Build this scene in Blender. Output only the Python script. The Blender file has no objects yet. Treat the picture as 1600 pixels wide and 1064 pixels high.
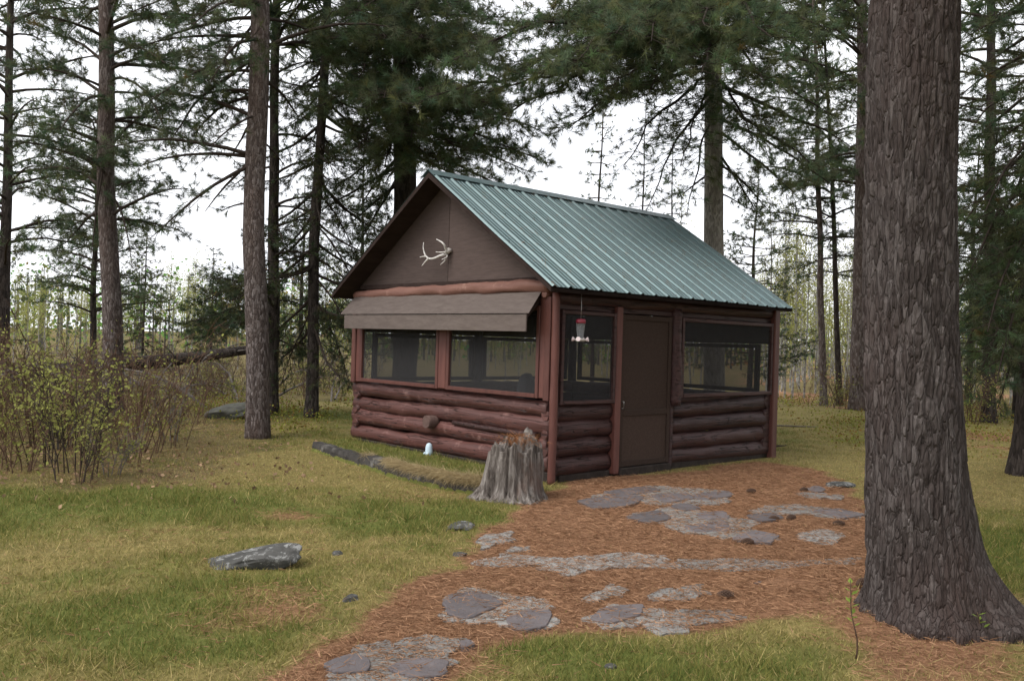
import bpy, bmesh, math, random
import numpy as np
from mathutils import Matrix, Vector

# ------------------------------------------------------------------ camera, world, sun, exposure
sc = bpy.context.scene
col = sc.collection
F_PX, CAM_H, PITCH, ROLL = 1387.4, 1.546, 0.0017, 0.0302      # fitted to the photograph (1600 x 1064)
cam_data = bpy.data.cameras.new('camera')
cam = bpy.data.objects.new('camera', cam_data)
col.objects.link(cam)
cam_data.sensor_width = 36.0
cam_data.lens = 36.0 * F_PX / 1600.0
cam_data.clip_start = 0.05
cam_data.clip_end = 2000
_cr, _sr, _cp, _sp = math.cos(ROLL), math.sin(ROLL), math.cos(PITCH), math.sin(PITCH)
_fw = Vector((0, _cp, _sp)); _up = Vector((0, -_sp, _cp)); _rt = Vector((1, 0, 0))
_R = _rt * _cr + _up * _sr
_U = _up * _cr - _rt * _sr
cam.matrix_world = Matrix(((_R.x, _U.x, -_fw.x, 0), (_R.y, _U.y, -_fw.y, 0), (_R.z, _U.z, -_fw.z, CAM_H), (0, 0, 0, 1)))
sc.camera = cam

SUN_AZ, SUN_EL = math.radians(238), math.radians(52)          # compass-style azimuth from +Y, clockwise
world = bpy.data.worlds.new('World')
sc.world = world
world.use_nodes = True
wt = world.node_tree
wt.nodes.clear()
w_out = wt.nodes.new('ShaderNodeOutputWorld')
w_bg = wt.nodes.new('ShaderNodeBackground')
w_sky = wt.nodes.new('ShaderNodeTexSky')
w_sky.sky_type = 'NISHITA'
w_sky.sun_disc = False
w_sky.sun_elevation = SUN_EL
w_sky.sun_rotation = SUN_AZ
w_sky.dust_density = 3.0
w_hs = wt.nodes.new('ShaderNodeHueSaturation'); w_hs.inputs['Saturation'].default_value = 0.2
w_tc = wt.nodes.new('ShaderNodeTexCoord')
w_no = wt.nodes.new('ShaderNodeTexNoise'); w_no.inputs['Scale'].default_value = 2.2; w_no.inputs['Detail'].default_value = 5
w_cr = wt.nodes.new('ShaderNodeValToRGB')
w_cr.color_ramp.elements[0].position = 0.3; w_cr.color_ramp.elements[0].color = (8.0, 8.2, 8.8, 1)
w_cr.color_ramp.elements[1].position = 0.7; w_cr.color_ramp.elements[1].color = (10.5, 10.6, 10.9, 1)
w_mx = wt.nodes.new('ShaderNodeMixRGB'); w_mx.inputs[0].default_value = 0.78       # a closed bright cloud layer over the clear sky
wt.links.new(w_sky.outputs[0], w_hs.inputs['Color'])
wt.links.new(w_tc.outputs['Generated'], w_no.inputs['Vector'])
wt.links.new(w_no.outputs['Fac'], w_cr.inputs[0])
wt.links.new(w_hs.outputs[0], w_mx.inputs[1]); wt.links.new(w_cr.outputs[0], w_mx.inputs[2])
wt.links.new(w_mx.outputs[0], w_bg.inputs['Color'])
w_bg.inputs['Strength'].default_value = 0.12
wt.links.new(w_bg.outputs[0], w_out.inputs['Surface'])

sun_data = bpy.data.lights.new('sun', 'SUN')
sun = bpy.data.objects.new('sun', sun_data)
col.objects.link(sun)
sun_data.energy = 1.5
sun_data.angle = math.radians(35)
sun_data.color = (1.0, 0.95, 0.88)
_sd = Vector((math.sin(SUN_AZ) * math.cos(SUN_EL), math.cos(SUN_AZ) * math.cos(SUN_EL), math.sin(SUN_EL)))
sun.rotation_euler = (-_sd).to_track_quat('-Z', 'Y').to_euler()
sun.location = _sd * 60

sc.view_settings.view_transform = 'Standard'
sc.view_settings.look = 'None'
sc.view_settings.gamma = 1.0
sc.view_settings.use_curve_mapping = False
sc.view_settings.exposure = 0.68
sc.cycles.use_denoising = True
sc.cycles.max_bounces = 8
sc.cycles.transparent_max_bounces = 12

# ------------------------------------------------------------------ helpers: pixels, noise, meshes
def ray(px, py):
    xi, yi = px - 800.0, py - 532.0
    x = xi * _cr + yi * _sr
    y = -xi * _sr + yi * _cr
    d = (x / F_PX, 1.0, -y / F_PX)
    return np.array([d[0], d[1] * _cp - d[2] * _sp, d[1] * _sp + d[2] * _cp])
def G(px, py, z=0.0):                      # the ground point under a pixel
    d = ray(px, py)
    t = (z - CAM_H) / d[2]
    return np.array([d[0] * t, d[1] * t, z])
def D(px, py, depth):                      # the point of a pixel's direction at a known distance
    d = ray(px, py)
    p = d * (depth / d[1]); p[2] += CAM_H
    return p
def sstep(a, b, x):
    t = np.clip((x - a) / (b - a), 0, 1)
    return t * t * (3 - 2 * t)
def fbm(P, scale, seed, octaves=4):
    P = np.asarray(P, float); rng = np.random.default_rng(seed); k = P.shape[1]
    out = np.zeros(len(P)); amp = 1.0
    for o in range(octaves):
        for j in range(5):
            d = rng.normal(size=k); d /= np.linalg.norm(d)
            out += amp * np.sin((P @ d) * scale * (2 ** o) * rng.uniform(.7, 1.35) * 6.283 + rng.uniform(0, 6.283)) * .32
        amp *= .55
    return out
def unit(a):
    return a / np.maximum(np.linalg.norm(a, axis=-1, keepdims=True), 1e-9)
def poly_sd(P, poly):                      # signed distance to a polygon, positive inside
    poly = np.asarray(poly, float); n = len(poly)
    best = np.full(len(P), 1e9); inside = np.zeros(len(P), bool)
    for i in range(n):
        a, b = poly[i], poly[(i + 1) % n]
        e = b - a; w = P - a
        t = np.clip((w @ e) / max(e @ e, 1e-12), 0, 1)
        best = np.minimum(best, np.hypot(*(w - t[:, None] * e).T))
        c = (a[1] > P[:, 1]) != (b[1] > P[:, 1])
        with np.errstate(divide='ignore', invalid='ignore'):
            xx = a[0] + (P[:, 1] - a[1]) * (b[0] - a[0]) / (b[1] - a[1] if b[1] != a[1] else 1e-12)
        inside ^= c & (P[:, 0] < xx)
    return np.where(inside, best, -best)

class MB:                                   # collects geometry; build() links it as one mesh object
    def __init__(self):
        self.V = []; self.F = {3: [], 4: []}; self.C = []; self.S = {3: [], 4: []}; self.n = 0
    def add(self, V, F, color=None, smooth=False):
        V = np.asarray(V, float).reshape(-1, 3); F = np.asarray(F, int)
        self.V.append(V)
        self.F[F.shape[1]].append(F + self.n); self.S[F.shape[1]].append(np.full(len(F), smooth))
        if color is None: color = (1, 1, 1)
        c = np.asarray(color, float)
        if c.ndim == 1: c = np.tile(c, (len(V), 1))
        self.C.append(c); self.n += len(V)
        return self
    def extra(self, F, smooth=False):        # faces on the vertices added last
        F = np.asarray(F, int)
        self.F[F.shape[1]].append(F + self.n - len(self.V[-1])); self.S[F.shape[1]].append(np.full(len(F), smooth))
    def box(self, x0, x1, y0, y1, z0, z1):
        V = [(x0, y0, z0), (x1, y0, z0), (x1, y1, z0), (x0, y1, z0), (x0, y0, z1), (x1, y0, z1), (x1, y1, z1), (x0, y1, z1)]
        return self.add(V, [(0, 3, 2, 1), (4, 5, 6, 7), (0, 1, 5, 4), (1, 2, 6, 5), (2, 3, 7, 6), (3, 0, 4, 7)])
    def slab(self, A, B, C_, D_, off):       # a four-cornered board with thickness given by a vector
        o = np.array(off, float)
        V = [np.array(p, float) for p in (A, B, C_, D_)]; V += [p + o for p in V]
        return self.add(V, [(0, 3, 2, 1), (4, 5, 6, 7), (0, 1, 5, 4), (1, 2, 6, 5), (2, 3, 7, 6), (3, 0, 4, 7)])
    def tube(self, pts, rad, sides=8, cap=True, wob=0.0, seed=0, color=None):
        pts = np.asarray(pts, float); n = len(pts); rad = np.broadcast_to(np.asarray(rad, float), (n,))
        T = unit(np.gradient(pts, axis=0))
        ref = np.array([0, 0, 1.0]) if abs(T[:, 2]).mean() < .8 else np.array([1.0, 0, 0])
        A = unit(np.cross(T, ref)); B = np.cross(T, A)
        th = np.linspace(0, 2 * np.pi, sides, endpoint=False)
        r = np.repeat(rad[:, None], sides, 1)
        if wob:
            q = np.stack([np.repeat(np.arange(n)[:, None], sides, 1).ravel() * .35, np.tile(np.cos(th), n), np.tile(np.sin(th), n)], 1)
            r = r * (1 + wob * fbm(q, .35, seed, 3).reshape(n, sides))
        V = pts[:, None] + r[..., None] * (np.cos(th)[None, :, None] * A[:, None] + np.sin(th)[None, :, None] * B[:, None])
        i = np.arange(n - 1)[:, None] * sides; j = np.arange(sides)[None]; k = (j + 1) % sides
        Fq = np.stack([i + j, i + k, i + sides + k, i + sides + j], -1).reshape(-1, 4)[:, ::-1]
        V = V.reshape(-1, 3)
        if cap:
            V = np.vstack([V, pts[0], pts[-1]]); m = n * sides
            self.add(V, Fq, color, True)
            j = np.arange(sides); k = (j + 1) % sides
            self.extra(np.stack([np.full(sides, m), j, k], 1)[:, ::1])
            self.extra(np.stack([np.full(sides, m + 1), (n - 1) * sides + k, (n - 1) * sides + j], 1))
        else:
            self.add(V, Fq, color, True)
        return self
    def segs(self, p0, p1, r0, r1, sides=3):  # many thin prisms at once
        if len(p0) == 0: return self
        p0 = np.asarray(p0); p1 = np.asarray(p1); T = unit(p1 - p0)
        ref = np.where(np.abs(T[:, 2:3]) < .9, np.array([[0, 0, 1.0]]), np.array([[1.0, 0, 0]]))
        A = unit(np.cross(T, ref)); B = np.cross(T, A)
        th = np.linspace(0, 2 * np.pi, sides, endpoint=False)
        ring = np.cos(th)[None, :, None] * A[:, None] + np.sin(th)[None, :, None] * B[:, None]
        V = np.concatenate([p0[:, None] + ring * np.asarray(r0)[:, None, None], p1[:, None] + ring * np.asarray(r1)[:, None, None]], 1)
        base = np.arange(len(p0))[:, None, None] * 2 * sides
        j = np.arange(sides); k = (j + 1) % sides
        Fq = (base + np.stack([j, j + sides, k + sides, k], 1)[None]).reshape(-1, 4)
        return self.add(V.reshape(-1, 3), Fq, None, True)
    def mesh(self, name, use_col=False):
        me = bpy.data.meshes.new(name)
        V = np.vstack(self.V).astype(np.float32)
        t = np.vstack(self.F[3]) if self.F[3] else np.zeros((0, 3), int)
        q = np.vstack(self.F[4]) if self.F[4] else np.zeros((0, 4), int)
        s = np.concatenate(self.S[3] + self.S[4]) if (self.S[3] or self.S[4]) else np.zeros(0, bool)
        me.vertices.add(len(V)); me.vertices.foreach_set('co', V.ravel())
        lp = np.concatenate([t.ravel(), q.ravel()]).astype(np.int32)
        me.loops.add(len(lp)); me.loops.foreach_set('vertex_index', lp)
        me.polygons.add(len(t) + len(q))
        me.polygons.foreach_set('loop_start', np.concatenate([np.arange(len(t)) * 3, len(t) * 3 + np.arange(len(q)) * 4]).astype(np.int32))
        me.polygons.foreach_set('use_smooth', s)
        if use_col:
            a = me.color_attributes.new('Col', 'FLOAT_COLOR', 'POINT')
            c = np.vstack(self.C); c = np.hstack([c, np.ones((len(c), 1))]).astype(np.float32)
            a.data.foreach_set('color', c.ravel())
        me.update(calc_edges=True)
        return me
    def build(self, name, mat, parent=None, use_col=False, bevel=0.0, **tags):
        return link(name, self.mesh(name, use_col), mat, parent, bevel, **tags)

def tag(o, label=None, cat=None, group=None, kind=None):
    if label: o['label'] = label
    if cat: o['category'] = cat
    if group: o['group'] = group
    if kind: o['kind'] = kind
    return o
def link(name, me, mat, parent=None, bevel=0.0, **tags):
    o = bpy.data.objects.new(name, me); col.objects.link(o)
    if mat is not None and not me.materials: me.materials.append(mat)
    if parent is not None: o.parent = parent
    if bevel:
        b = o.modifiers.new('bevel', 'BEVEL'); b.width = bevel; b.segments = 1; b.limit_method = 'ANGLE'; b.angle_limit = 0.7
    return tag(o, **tags)
def empty(name, loc=(0, 0, 0), rz=0.0, **tags):
    o = bpy.data.objects.new(name, None); col.objects.link(o)
    o.location = [float(c) for c in loc]; o.rotation_euler = (0, 0, rz); o.empty_display_size = .2
    return tag(o, **tags)
def dup(root, loc, rz=0.0, s=1.0, parent=None, tilt=(0, 0)):
    c = root.copy(); col.objects.link(c); c.parent = parent
    if parent is None:
        c.location = [float(v) for v in loc]; c.rotation_euler = (tilt[0], tilt[1], rz); c.scale = (s, s, s)
    for ch in [o for o in root.children]: dup(ch, None, parent=c)
    return c

# ------------------------------------------------------------------ materials
class NT:
    def __init__(self, name):
        self.m = bpy.data.materials.new(name); self.m.use_nodes = True
        self.t = self.m.node_tree; self.t.nodes.clear()
        self.out = self.t.nodes.new('ShaderNodeOutputMaterial')
    def n(self, kind, ins=None, **props):
        nd = self.t.nodes.new('ShaderNode' + kind)
        for k, v in props.items(): setattr(nd, k, v)
        for k, v in (ins or {}).items(): self.set(nd.inputs[k], v)
        return nd
    def set(self, sock, v):
        if isinstance(v, bpy.types.NodeSocket): self.t.links.new(v, sock)
        elif isinstance(v, bpy.types.Node): self.t.links.new(v.outputs[0], sock)
        else: sock.default_value = v
    def coords(self, scale=(1, 1, 1), what='Object'):
        tc = self.n('TexCoord')
        return self.n('Mapping', {'Vector': tc.outputs[what], 'Scale': scale})
    def noise(self, vec, scale, detail=5, rough=.6, dist=0.0):
        return self.n('TexNoise', {'Vector': vec, 'Scale': scale, 'Detail': detail, 'Roughness': rough, 'Distortion': dist})
    def ramp(self, fac, stops):
        r = self.n('ValToRGB', {'Fac': fac}); e = r.color_ramp.elements
        while len(e) < len(stops): e.new(.5)
        for el, (p, c) in zip(e, stops):
            el.position = p; el.color = (*c, 1) if len(c) == 3 else c
        return r
    def mix(self, fac, a, b, mode='MIX'):
        def c4(v): return (*v, 1) if isinstance(v, tuple) and len(v) == 3 else v
        return self.n('MixRGB', {0: fac, 1: c4(a), 2: c4(b)}, blend_type=mode)
    def bump(self, height, strength=.5, dist=.02, normal=None):
        ins = {'Height': height, 'Strength': strength, 'Distance': dist}
        if normal is not None: ins['Normal'] = normal
        return self.n('Bump', ins)
    def principled(self, color, rough=.8, spec=.3, metal=0.0, normal=None, **kw):
        ins = {'Base Color': color if not (isinstance(color, tuple) and len(color) == 3) else (*color, 1), 'Roughness': rough, 'Metallic': metal, 'Specular IOR Level': spec}
        ins.update(kw)
        if normal is not None: ins['Normal'] = normal
        p = self.n('BsdfPrincipled', ins)
        self.t.links.new(p.outputs[0], self.out.inputs['Surface'])
        return self.m

def leaf_mat(name, base, transl=.25):
    k = NT(name)
    at = k.n('Attribute', attribute_name='Col')
    c = k.mix(1.0, (*base, 1), at.outputs['Color'], 'MULTIPLY')
    oi = k.n('ObjectInfo')
    v = k.n('MapRange', {'Value': oi.outputs['Random'], 'To Min': .82, 'To Max': 1.18})
    hv = k.n('HueSaturation', {'Color': c.outputs[0], 'Value': v.outputs[0]})
    d = k.n('BsdfDiffuse', {'Color': hv.outputs[0]}); t = k.n('BsdfTranslucent', {'Color': hv.outputs[0]})
    m = k.n('MixShader', {0: transl, 1: d.outputs[0], 2: t.outputs[0]})
    k.t.links.new(m.outputs[0], k.out.inputs['Surface'])
    return k.m

def bark_mat(name, dark, mid, light, cell=16.0, squash=.22, bump=.8, warm=None, cellw=.5, stretch=None):
    k = NT(name)
    mp = k.coords((1, 1, squash))
    wob = k.noise(mp, 9, 4)
    wv_ = k.n('VectorMath', {0: wob.outputs['Color'], 1: (.07, .07, .05)}, operation='MULTIPLY')
    vadd = k.n('VectorMath', {0: mp.outputs[0], 1: wv_.outputs[0]}, operation='ADD')
    vo = k.n('TexVoronoi', {'Vector': vadd.outputs[0], 'Scale': cell, 'Randomness': 1.0}, feature='DISTANCE_TO_EDGE')
    vc = k.n('TexVoronoi', {'Vector': vadd.outputs[0], 'Scale': cell, 'Randomness': 1.0}, feature='F1')
    no = k.noise(mp if stretch is None else k.coords((1, 1, stretch)), cell * 1.6, 7, .72)
    hue = k.n('SeparateColor', {'Color': vc.outputs['Color']})
    half = k.n('Mix', {0: cellw, 2: no.outputs['Fac'], 3: hue.outputs[0]})
    r = k.ramp(half.outputs[0], [(.22, dark), (.5, mid), (.78, light)])
    big = k.noise(k.coords((1, 1, .6)), 1.1, 4)
    c = k.mix(k.ramp(big.outputs['Fac'], [(.45, (0, 0, 0)), (.7, (.6, .6, .6))]).outputs[0], r.outputs[0], (*(warm or mid), 1))
    e = k.ramp(vo.outputs['Distance'], [(0.0, (0, 0, 0)), (.14, (1, 1, 1))])
    h = k.n('Math', {0: e.outputs[0], 1: no.outputs['Fac']}, operation='ADD')
    b = k.bump(h.outputs[0], bump, .02)
    return k.principled(c.outputs[0], .92, .15, normal=b.outputs[0])

def wood_mat(name, c1, c2, axis=(1, 1, 1), scale=9, rough=.65, spec=.3, worn=None, wornamt=.62, bump=.35, checks=None):
    k = NT(name)
    mp = k.coords(axis)
    g = k.noise(mp, scale, 6, .65, .4)
    r = k.ramp(g.outputs['Fac'], [(.3, c1), (.7, c2)])
    colr = r.outputs[0]
    if worn is not None:
        w = k.noise(k.coords((1, 1, 1)), 4.5, 6, .7)
        colr = k.mix(k.ramp(w.outputs['Fac'], [(wornamt, (0, 0, 0)), (wornamt + .12, (.75, .75, .75))]).outputs[0], colr, (*worn, 1)).outputs[0]
    hgt = g.outputs['Fac']
    if checks is not None:
        cn_ = k.noise(k.coords(tuple(a * .7 for a in checks)), 11, 3, .5, .3)
        cr_ = k.ramp(cn_.outputs['Fac'], [(.485, (0, 0, 0)), (.497, (1, 1, 1)), (.503, (1, 1, 1)), (.515, (0, 0, 0))])
        colr = k.mix(cr_.outputs[0], colr, tuple(x * .35 for x in c1)).outputs[0]
        hgt = k.n('Math', {0: hgt, 1: cr_.outputs[0]}, operation='SUBTRACT').outputs[0]
    oi = k.n('ObjectInfo')
    v = k.n('MapRange', {'Value': oi.outputs['Random'], 'To Min': .78, 'To Max': 1.2})
    colr = k.n('HueSaturation', {'Color': colr, 'Value': v.outputs[0]}).outputs[0]
    b = k.bump(hgt, bump, .012)
    return k.principled(colr, rough, spec, normal=b.outputs[0])

def stone_mat(name, a, b_, lichen, amt=.58, scale=7):
    k = NT(name)
    mp = k.coords((1, 1, 1))
    n1 = k.noise(mp, scale, 8, .7); n2 = k.noise(mp, scale * 2.3, 8, .75, .6)
    base = k.ramp(n1.outputs['Fac'], [(.3, a), (.7, b_)])
    c = k.mix(k.ramp(n2.outputs['Fac'], [(amt, (0, 0, 0)), (amt + .07, (1, 1, 1))]).outputs[0], base.outputs[0], (*lichen, 1))
    oi = k.n('ObjectInfo')
    v = k.n('MapRange', {'Value': oi.outputs['Random'], 'To Min': .8, 'To Max': 1.2})
    hv = k.n('HueSaturation', {'Color': c.outputs[0], 'Value': v.outputs[0]})
    nb = k.noise(mp, scale * 6, 6, .7)
    bb = k.bump(nb.outputs['Fac'], .7, .01)
    return k.principled(hv.outputs[0], .85, .25, normal=bb.outputs[0])

M = {}
M['bark_big'] = bark_mat('bark_big', (.024, .018, .016), (.070, .057, .053), (.165, .145, .138), 38, .22, .8, (.075, .049, .042), .25, .18)
M['bark_red'] = bark_mat('bark_red', (.060, .046, .042), (.125, .098, .088), (.25, .215, .205), 44, .26, .9, (.14, .095, .08))
M['bark_dark'] = bark_mat('bark_dark', (.022, .018, .016), (.050, .040, .035), (.085, .07, .063), 24, .25, .8)
M['bark_grey'] = bark_mat('bark_grey', (.15, .135, .12), (.27, .25, .22), (.40, .38, .345), 36, .3, .8)
M['bark_pale'] = bark_mat('bark_pale', (.14, .13, .12), (.25, .24, .22), (.36, .35, .33), 12, .8, .2)
M['twig'] = wood_mat('twig', (.030, .023, .019), (.065, .050, .042), (1, 1, 1), 12, .9, .1)
M['twig_grey'] = wood_mat('twig_grey', (.10, .088, .08), (.2, .175, .16), (1, 1, 1), 12, .9, .1)
M['twig_red'] = wood_mat('twig_red', (.075, .045, .032), (.15, .095, .065), (1, 1, 1), 12, .9, .1)
M['needle_white'] = leaf_mat('needle_white', (.118, .15, .078), .5)
M['needle_red'] = leaf_mat('needle_red', (.10, .128, .068), .48)
M['needle_spruce'] = leaf_mat('needle_spruce', (.075, .09, .045), .35)
M['spring_leaf'] = leaf_mat('spring_leaf', (.32, .33, .10), .45)
M['cover_leaf'] = leaf_mat('cover_leaf', (.21, .22, .05), .35)
M['grass'] = leaf_mat('grass', (1, 1, 1), .25)
M['litter'] = leaf_mat('litter', (1, 1, 1), .1)

# ------------------------------------------------------------------ ground: masks, height, sheet
CA = .8298; CO = np.array([.4716, 9.7624]); CW, CL = 3.99, 4.47      # the cabin's near corner, width, length
cu = np.array([math.cos(CA), -math.sin(CA)]); cv = np.array([math.sin(CA), math.cos(CA)])
def cab_local(P): w = P - CO; return np.stack([w @ cu, w @ cv], 1)
def cab_world(x, y): return CO + cu * x + cv * y
gp = lambda L: np.array([G(*p)[:2] for p in L])
PATH = gp([(400, 1090), (470, 1040), (560, 975), (640, 925), (715, 878), (760, 830), (830, 790), (870, 765), (905, 745), (1040, 738), (1190, 722), (1290, 738), (1345, 775), (1400, 850),
           (1370, 930), (1290, 962), (1150, 985), (1000, 990), (880, 985), (815, 1005), (760, 1035), (690, 1090)])
TREE_LIT = gp([(1250, 960), (1360, 930), (1600, 960), (1700, 1064), (1350, 1064), (1290, 1000)])
BED = None
def masks(P):
    n1 = fbm(P, .55, 11, 4); n2 = fbm(P, .16, 12, 4); n3 = fbm(P, 1.6, 13, 3)
    lit = sstep(-.10, .16, poly_sd(P, PATH) + .10 * n1 + .05 * n3)
    lit = np.maximum(lit, .75 * sstep(-.3, .35, poly_sd(P, TREE_LIT) + .25 * n1))
    for (px, py, r) in [(645, 778, .30), (270, 828, .10), (455, 805, .14), (440, 960, .12), (400, 925, .10)]:
        c = G(px, py)[:2]
        lit = np.maximum(lit, .6 * sstep(.2, -.25, np.hypot((P[:, 0] - c[0]) / 1.6, P[:, 1] - c[1]) - r + .18 * n1))
    # behind and right of the cabin: needles between moss
    rb = sstep(3.5, 6.0, P[:, 0] - .12 * P[:, 1]) * sstep(9, 13, P[:, 1])
    lit = np.maximum(lit, .65 * rb * sstep(.15, .5, n2 + .4 * n1))
    lush = .62 * sstep(-.45, 1.1, .5 * n2 + .7 * n1 + .4 * n3)
    for (px, py, r) in [(60, 790, 1.1), (270, 790, 1.0), (640, 800, .9), (320, 910, .45), (230, 970, .7), (800, 1010, .45), (1000, 1050, .5), (700, 710, .6), (1560, 860, 1.2), (480, 650, 1.2)]:
        c = G(px, py)[:2]
        lush = np.maximum(lush, .85 * sstep(.5, -.5, np.hypot((P[:, 0] - c[0]) / 1.5, P[:, 1] - c[1]) - r + .35 * n1))
    lush = lush * (1 - lit)
    # leaf litter of the thicket and woods
    thick = sstep(-.4, .9, (-P[:, 0] - 2.4 - .14 * (P[:, 1] - 8)) + .5 * n1) * sstep(8.0, 9.4, P[:, 1] + .5 * n1)
    back = sstep(17, 24, P[:, 1] + 2 * n2)
    return lit, lush, np.maximum(thick * .55, back * .5)
def gz(P):
    P = np.atleast_2d(np.asarray(P, float))[:, :2]
    r = np.hypot(P[:, 0], P[:, 1] - 6)
    cl = cab_local(P)
    dx = np.maximum(np.maximum(-CW - cl[:, 0], cl[:, 0]), 0); dy = np.maximum(np.maximum(-cl[:, 1], cl[:, 1] - CL), 0)
    wc = sstep(.2, 2.5, np.hypot(dx, dy))
    wp = sstep(0.0, .8, -poly_sd(P, PATH))
    h = .10 * fbm(P, .07, 5, 3) * sstep(5, 16, r) * wc
    h += .016 * fbm(P, .45, 6, 3) * wc * wp
    h += .22 * np.exp(-((P[:, 0] - 8.3) ** 2 / 9 + (P[:, 1] - 19) ** 2 / 14))
    h += .16 * np.exp(-((P[:, 0] - 2.5) ** 2 + (P[:, 1] - 5.3) ** 2) / .5)          # soil heaped round the big pine
    h += 1.4 * sstep(45, 140, r)
    return h
def gz1(x, y): return float(gz([[x, y]])[0])
def Gt(px, py):                            # pixel to terrain
    p = G(px, py)
    for _ in range(4): p = G(px, py, gz1(p[0], p[1]))
    return p

N = 250
uu = np.linspace(-1, 1, N)
gx = 2.6 * np.sinh(math.asinh(420 / 2.6) * uu); gy = 7.5 + 2.6 * np.sinh(math.asinh(420 / 2.6) * uu)
GX, GY = np.meshgrid(gx, gy)
GP = np.stack([GX.ravel(), GY.ravel()], 1)
_l, _g, _b = masks(GP)
i = np.arange(N - 1)[:, None] * N; j = np.arange(N - 1)[None]
mb = MB().add(np.column_stack([GP, gz(GP)]), np.stack([i + j, i + j + 1, i + j + N + 1, i + j + N], -1).reshape(-1, 4), np.stack([_l, _g, _b], 1), True)
k = NT('ground')
at = k.n('Attribute', attribute_name='Col'); sp = k.n('SeparateColor', {'Color': at.outputs['Color']})
mp = k.coords((1, 1, 1))
f1 = k.noise(mp, 22, 8, .75); f2 = k.noise(mp, 3.0, 6, .65); f3 = k.noise(mp, 70, 4, .8)
grass_c = k.mix(k.ramp(f1.outputs['Fac'], [(.35, (0, 0, 0)), (.65, (1, 1, 1))]).outputs[0], (.13, .115, .036, 1), (.29, .23, .09, 1))
lush_c = k.mix(k.ramp(f1.outputs['Fac'], [(.35, (0, 0, 0)), (.65, (1, 1, 1))]).outputs[0], (.075, .098, .020, 1), (.17, .175, .05, 1))
lit_c = k.ramp(f3.outputs['Fac'], [(.25, (.15, .075, .042)), (.5, (.28, .15, .085)), (.75, (.41, .24, .145))])
dark_c = k.ramp(f1.outputs['Fac'], [(.3, (.06, .04, .026)), (.55, (.12, .088, .05)), (.75, (.19, .145, .085))])
def edge(sock, lo, hi):
    a = k.n('Math', {0: f1.outputs['Fac'], 1: -.5}, operation='ADD'); b = k.n('Math', {0: a.outputs[0], 1: .9}, operation='MULTIPLY')
    s = k.n('Math', {0: sock, 1: b.outputs[0]}, operation='ADD')
    return k.n('MapRange', {'Value': s.outputs[0], 'From Min': lo, 'From Max': hi}).outputs[0]
c = k.mix(edge(sp.outputs[1], .2, .8), grass_c.outputs[0], lush_c.outputs[0])
c = k.mix(edge(sp.outputs[2], .3, .7), c.outputs[0], dark_c.outputs[0])
c = k.mix(edge(sp.outputs[0], .3, .65), c.outputs[0], lit_c.outputs[0])
tone = k.ramp(f2.outputs['Fac'], [(.3, (.78, .78, .78)), (.7, (1.15, 1.15, 1.15))])
c = k.mix(1.0, c.outputs[0], tone.outputs[0], 'MULTIPLY')
bp = k.bump(f3.outputs['Fac'], .8, .02)
k.principled(c.outputs[0], .95, .1, normal=bp.outputs[0])
ground = mb.build('ground', k.m, None, True, kind='structure')

# ------------------------------------------------------------------ cabin
cabin = empty('log_cabin', (CO[0], CO[1], 0), -CA, label='small red brown log cabin with screened windows and green metal roof', cat='cabin')
XM, ZR, ZE = -CW / 2, 3.629, 2.142
EA = .237; RG, RB = -.305, CL + .10
SL = (ZR - ZE) / (CW / 2 + EA)
roof_z = lambda x: ZR - SL * abs(x - XM)
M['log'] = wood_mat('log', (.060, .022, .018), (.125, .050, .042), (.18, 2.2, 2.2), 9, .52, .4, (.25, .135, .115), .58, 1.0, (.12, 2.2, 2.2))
M['log_shaded'] = wood_mat('log_shaded', (.036, .0155, .0138), (.066, .028, .025), (2.2, .18, 2.2), 9, .55, .35, (.11, .055, .047), .62, 1.0, (2.2, .12, 2.2))  # log stain in a darker copy: the door side's shade is partly in this colour
M['trim'] = wood_mat('trim', (.075, .026, .021), (.125, .048, .037), (1, 1, .2), 12, .55, .35, (.30, .17, .13), .66)
M['lintel'] = wood_mat('lintel', (.13, .058, .043), (.21, .105, .08), (.2, 1, 1), 10, .6, .3, (.33, .2, .155), .6)
M['ply'] = wood_mat('ply', (.056, .039, .034), (.082, .058, .051), (1, 1, 7), 5, .75, .25, None, .6, .15)
M['awning'] = wood_mat('awning', (.085, .066, .058), (.12, .096, .085), (1.5, 6, 6), 4, .8, .25, (.15, .135, .07), .66, .25)
M['door'] = wood_mat('door', (.040, .026, .020), (.064, .043, .034), (1, 1, 1), 60, .85, .15, None, .6, .2)
M['soffit'] = wood_mat('soffit', (.026, .017, .015), (.042, .029, .025), (1, .3, 1), 8, .9, .1)
M['sill'] = wood_mat('sill', (.022, .018, .016), (.05, .04, .035), (1, 1, 1), 10, .9, .1)
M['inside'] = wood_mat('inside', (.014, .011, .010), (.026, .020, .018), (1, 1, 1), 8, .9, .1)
M['log_end'] = wood_mat('log_end', (.10, .062, .055), (.16, .105, .09), (1, 1, 1), 16, .8, .15)
k = NT('screen')
wv = k.noise(k.coords((1, 1, 1)), 3.0, 3)
mf = k.n('MapRange', {'Value': wv.outputs['Fac'], 'To Min': .52, 'To Max': .64})
d = k.n('BsdfDiffuse', {'Color': (.05, .049, .050, 1)}); t = k.n('BsdfTransparent')
ms = k.n('MixShader', {0: mf.outputs[0], 1: t.outputs[0], 2: d.outputs[0]})
k.t.links.new(ms.outputs[0], k.out.inputs['Surface']); M['screen'] = k.m
k = NT('roof_metal')
n1 = k.noise(k.coords((1, 1, 1)), 1.3, 5, .6); n2 = k.noise(k.coords((.25, 1, .25)), 22, 6, .75)
c = k.mix(n1.outputs['Fac'], (.098, .150, .155, 1), (.135, .190, .196, 1))
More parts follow.
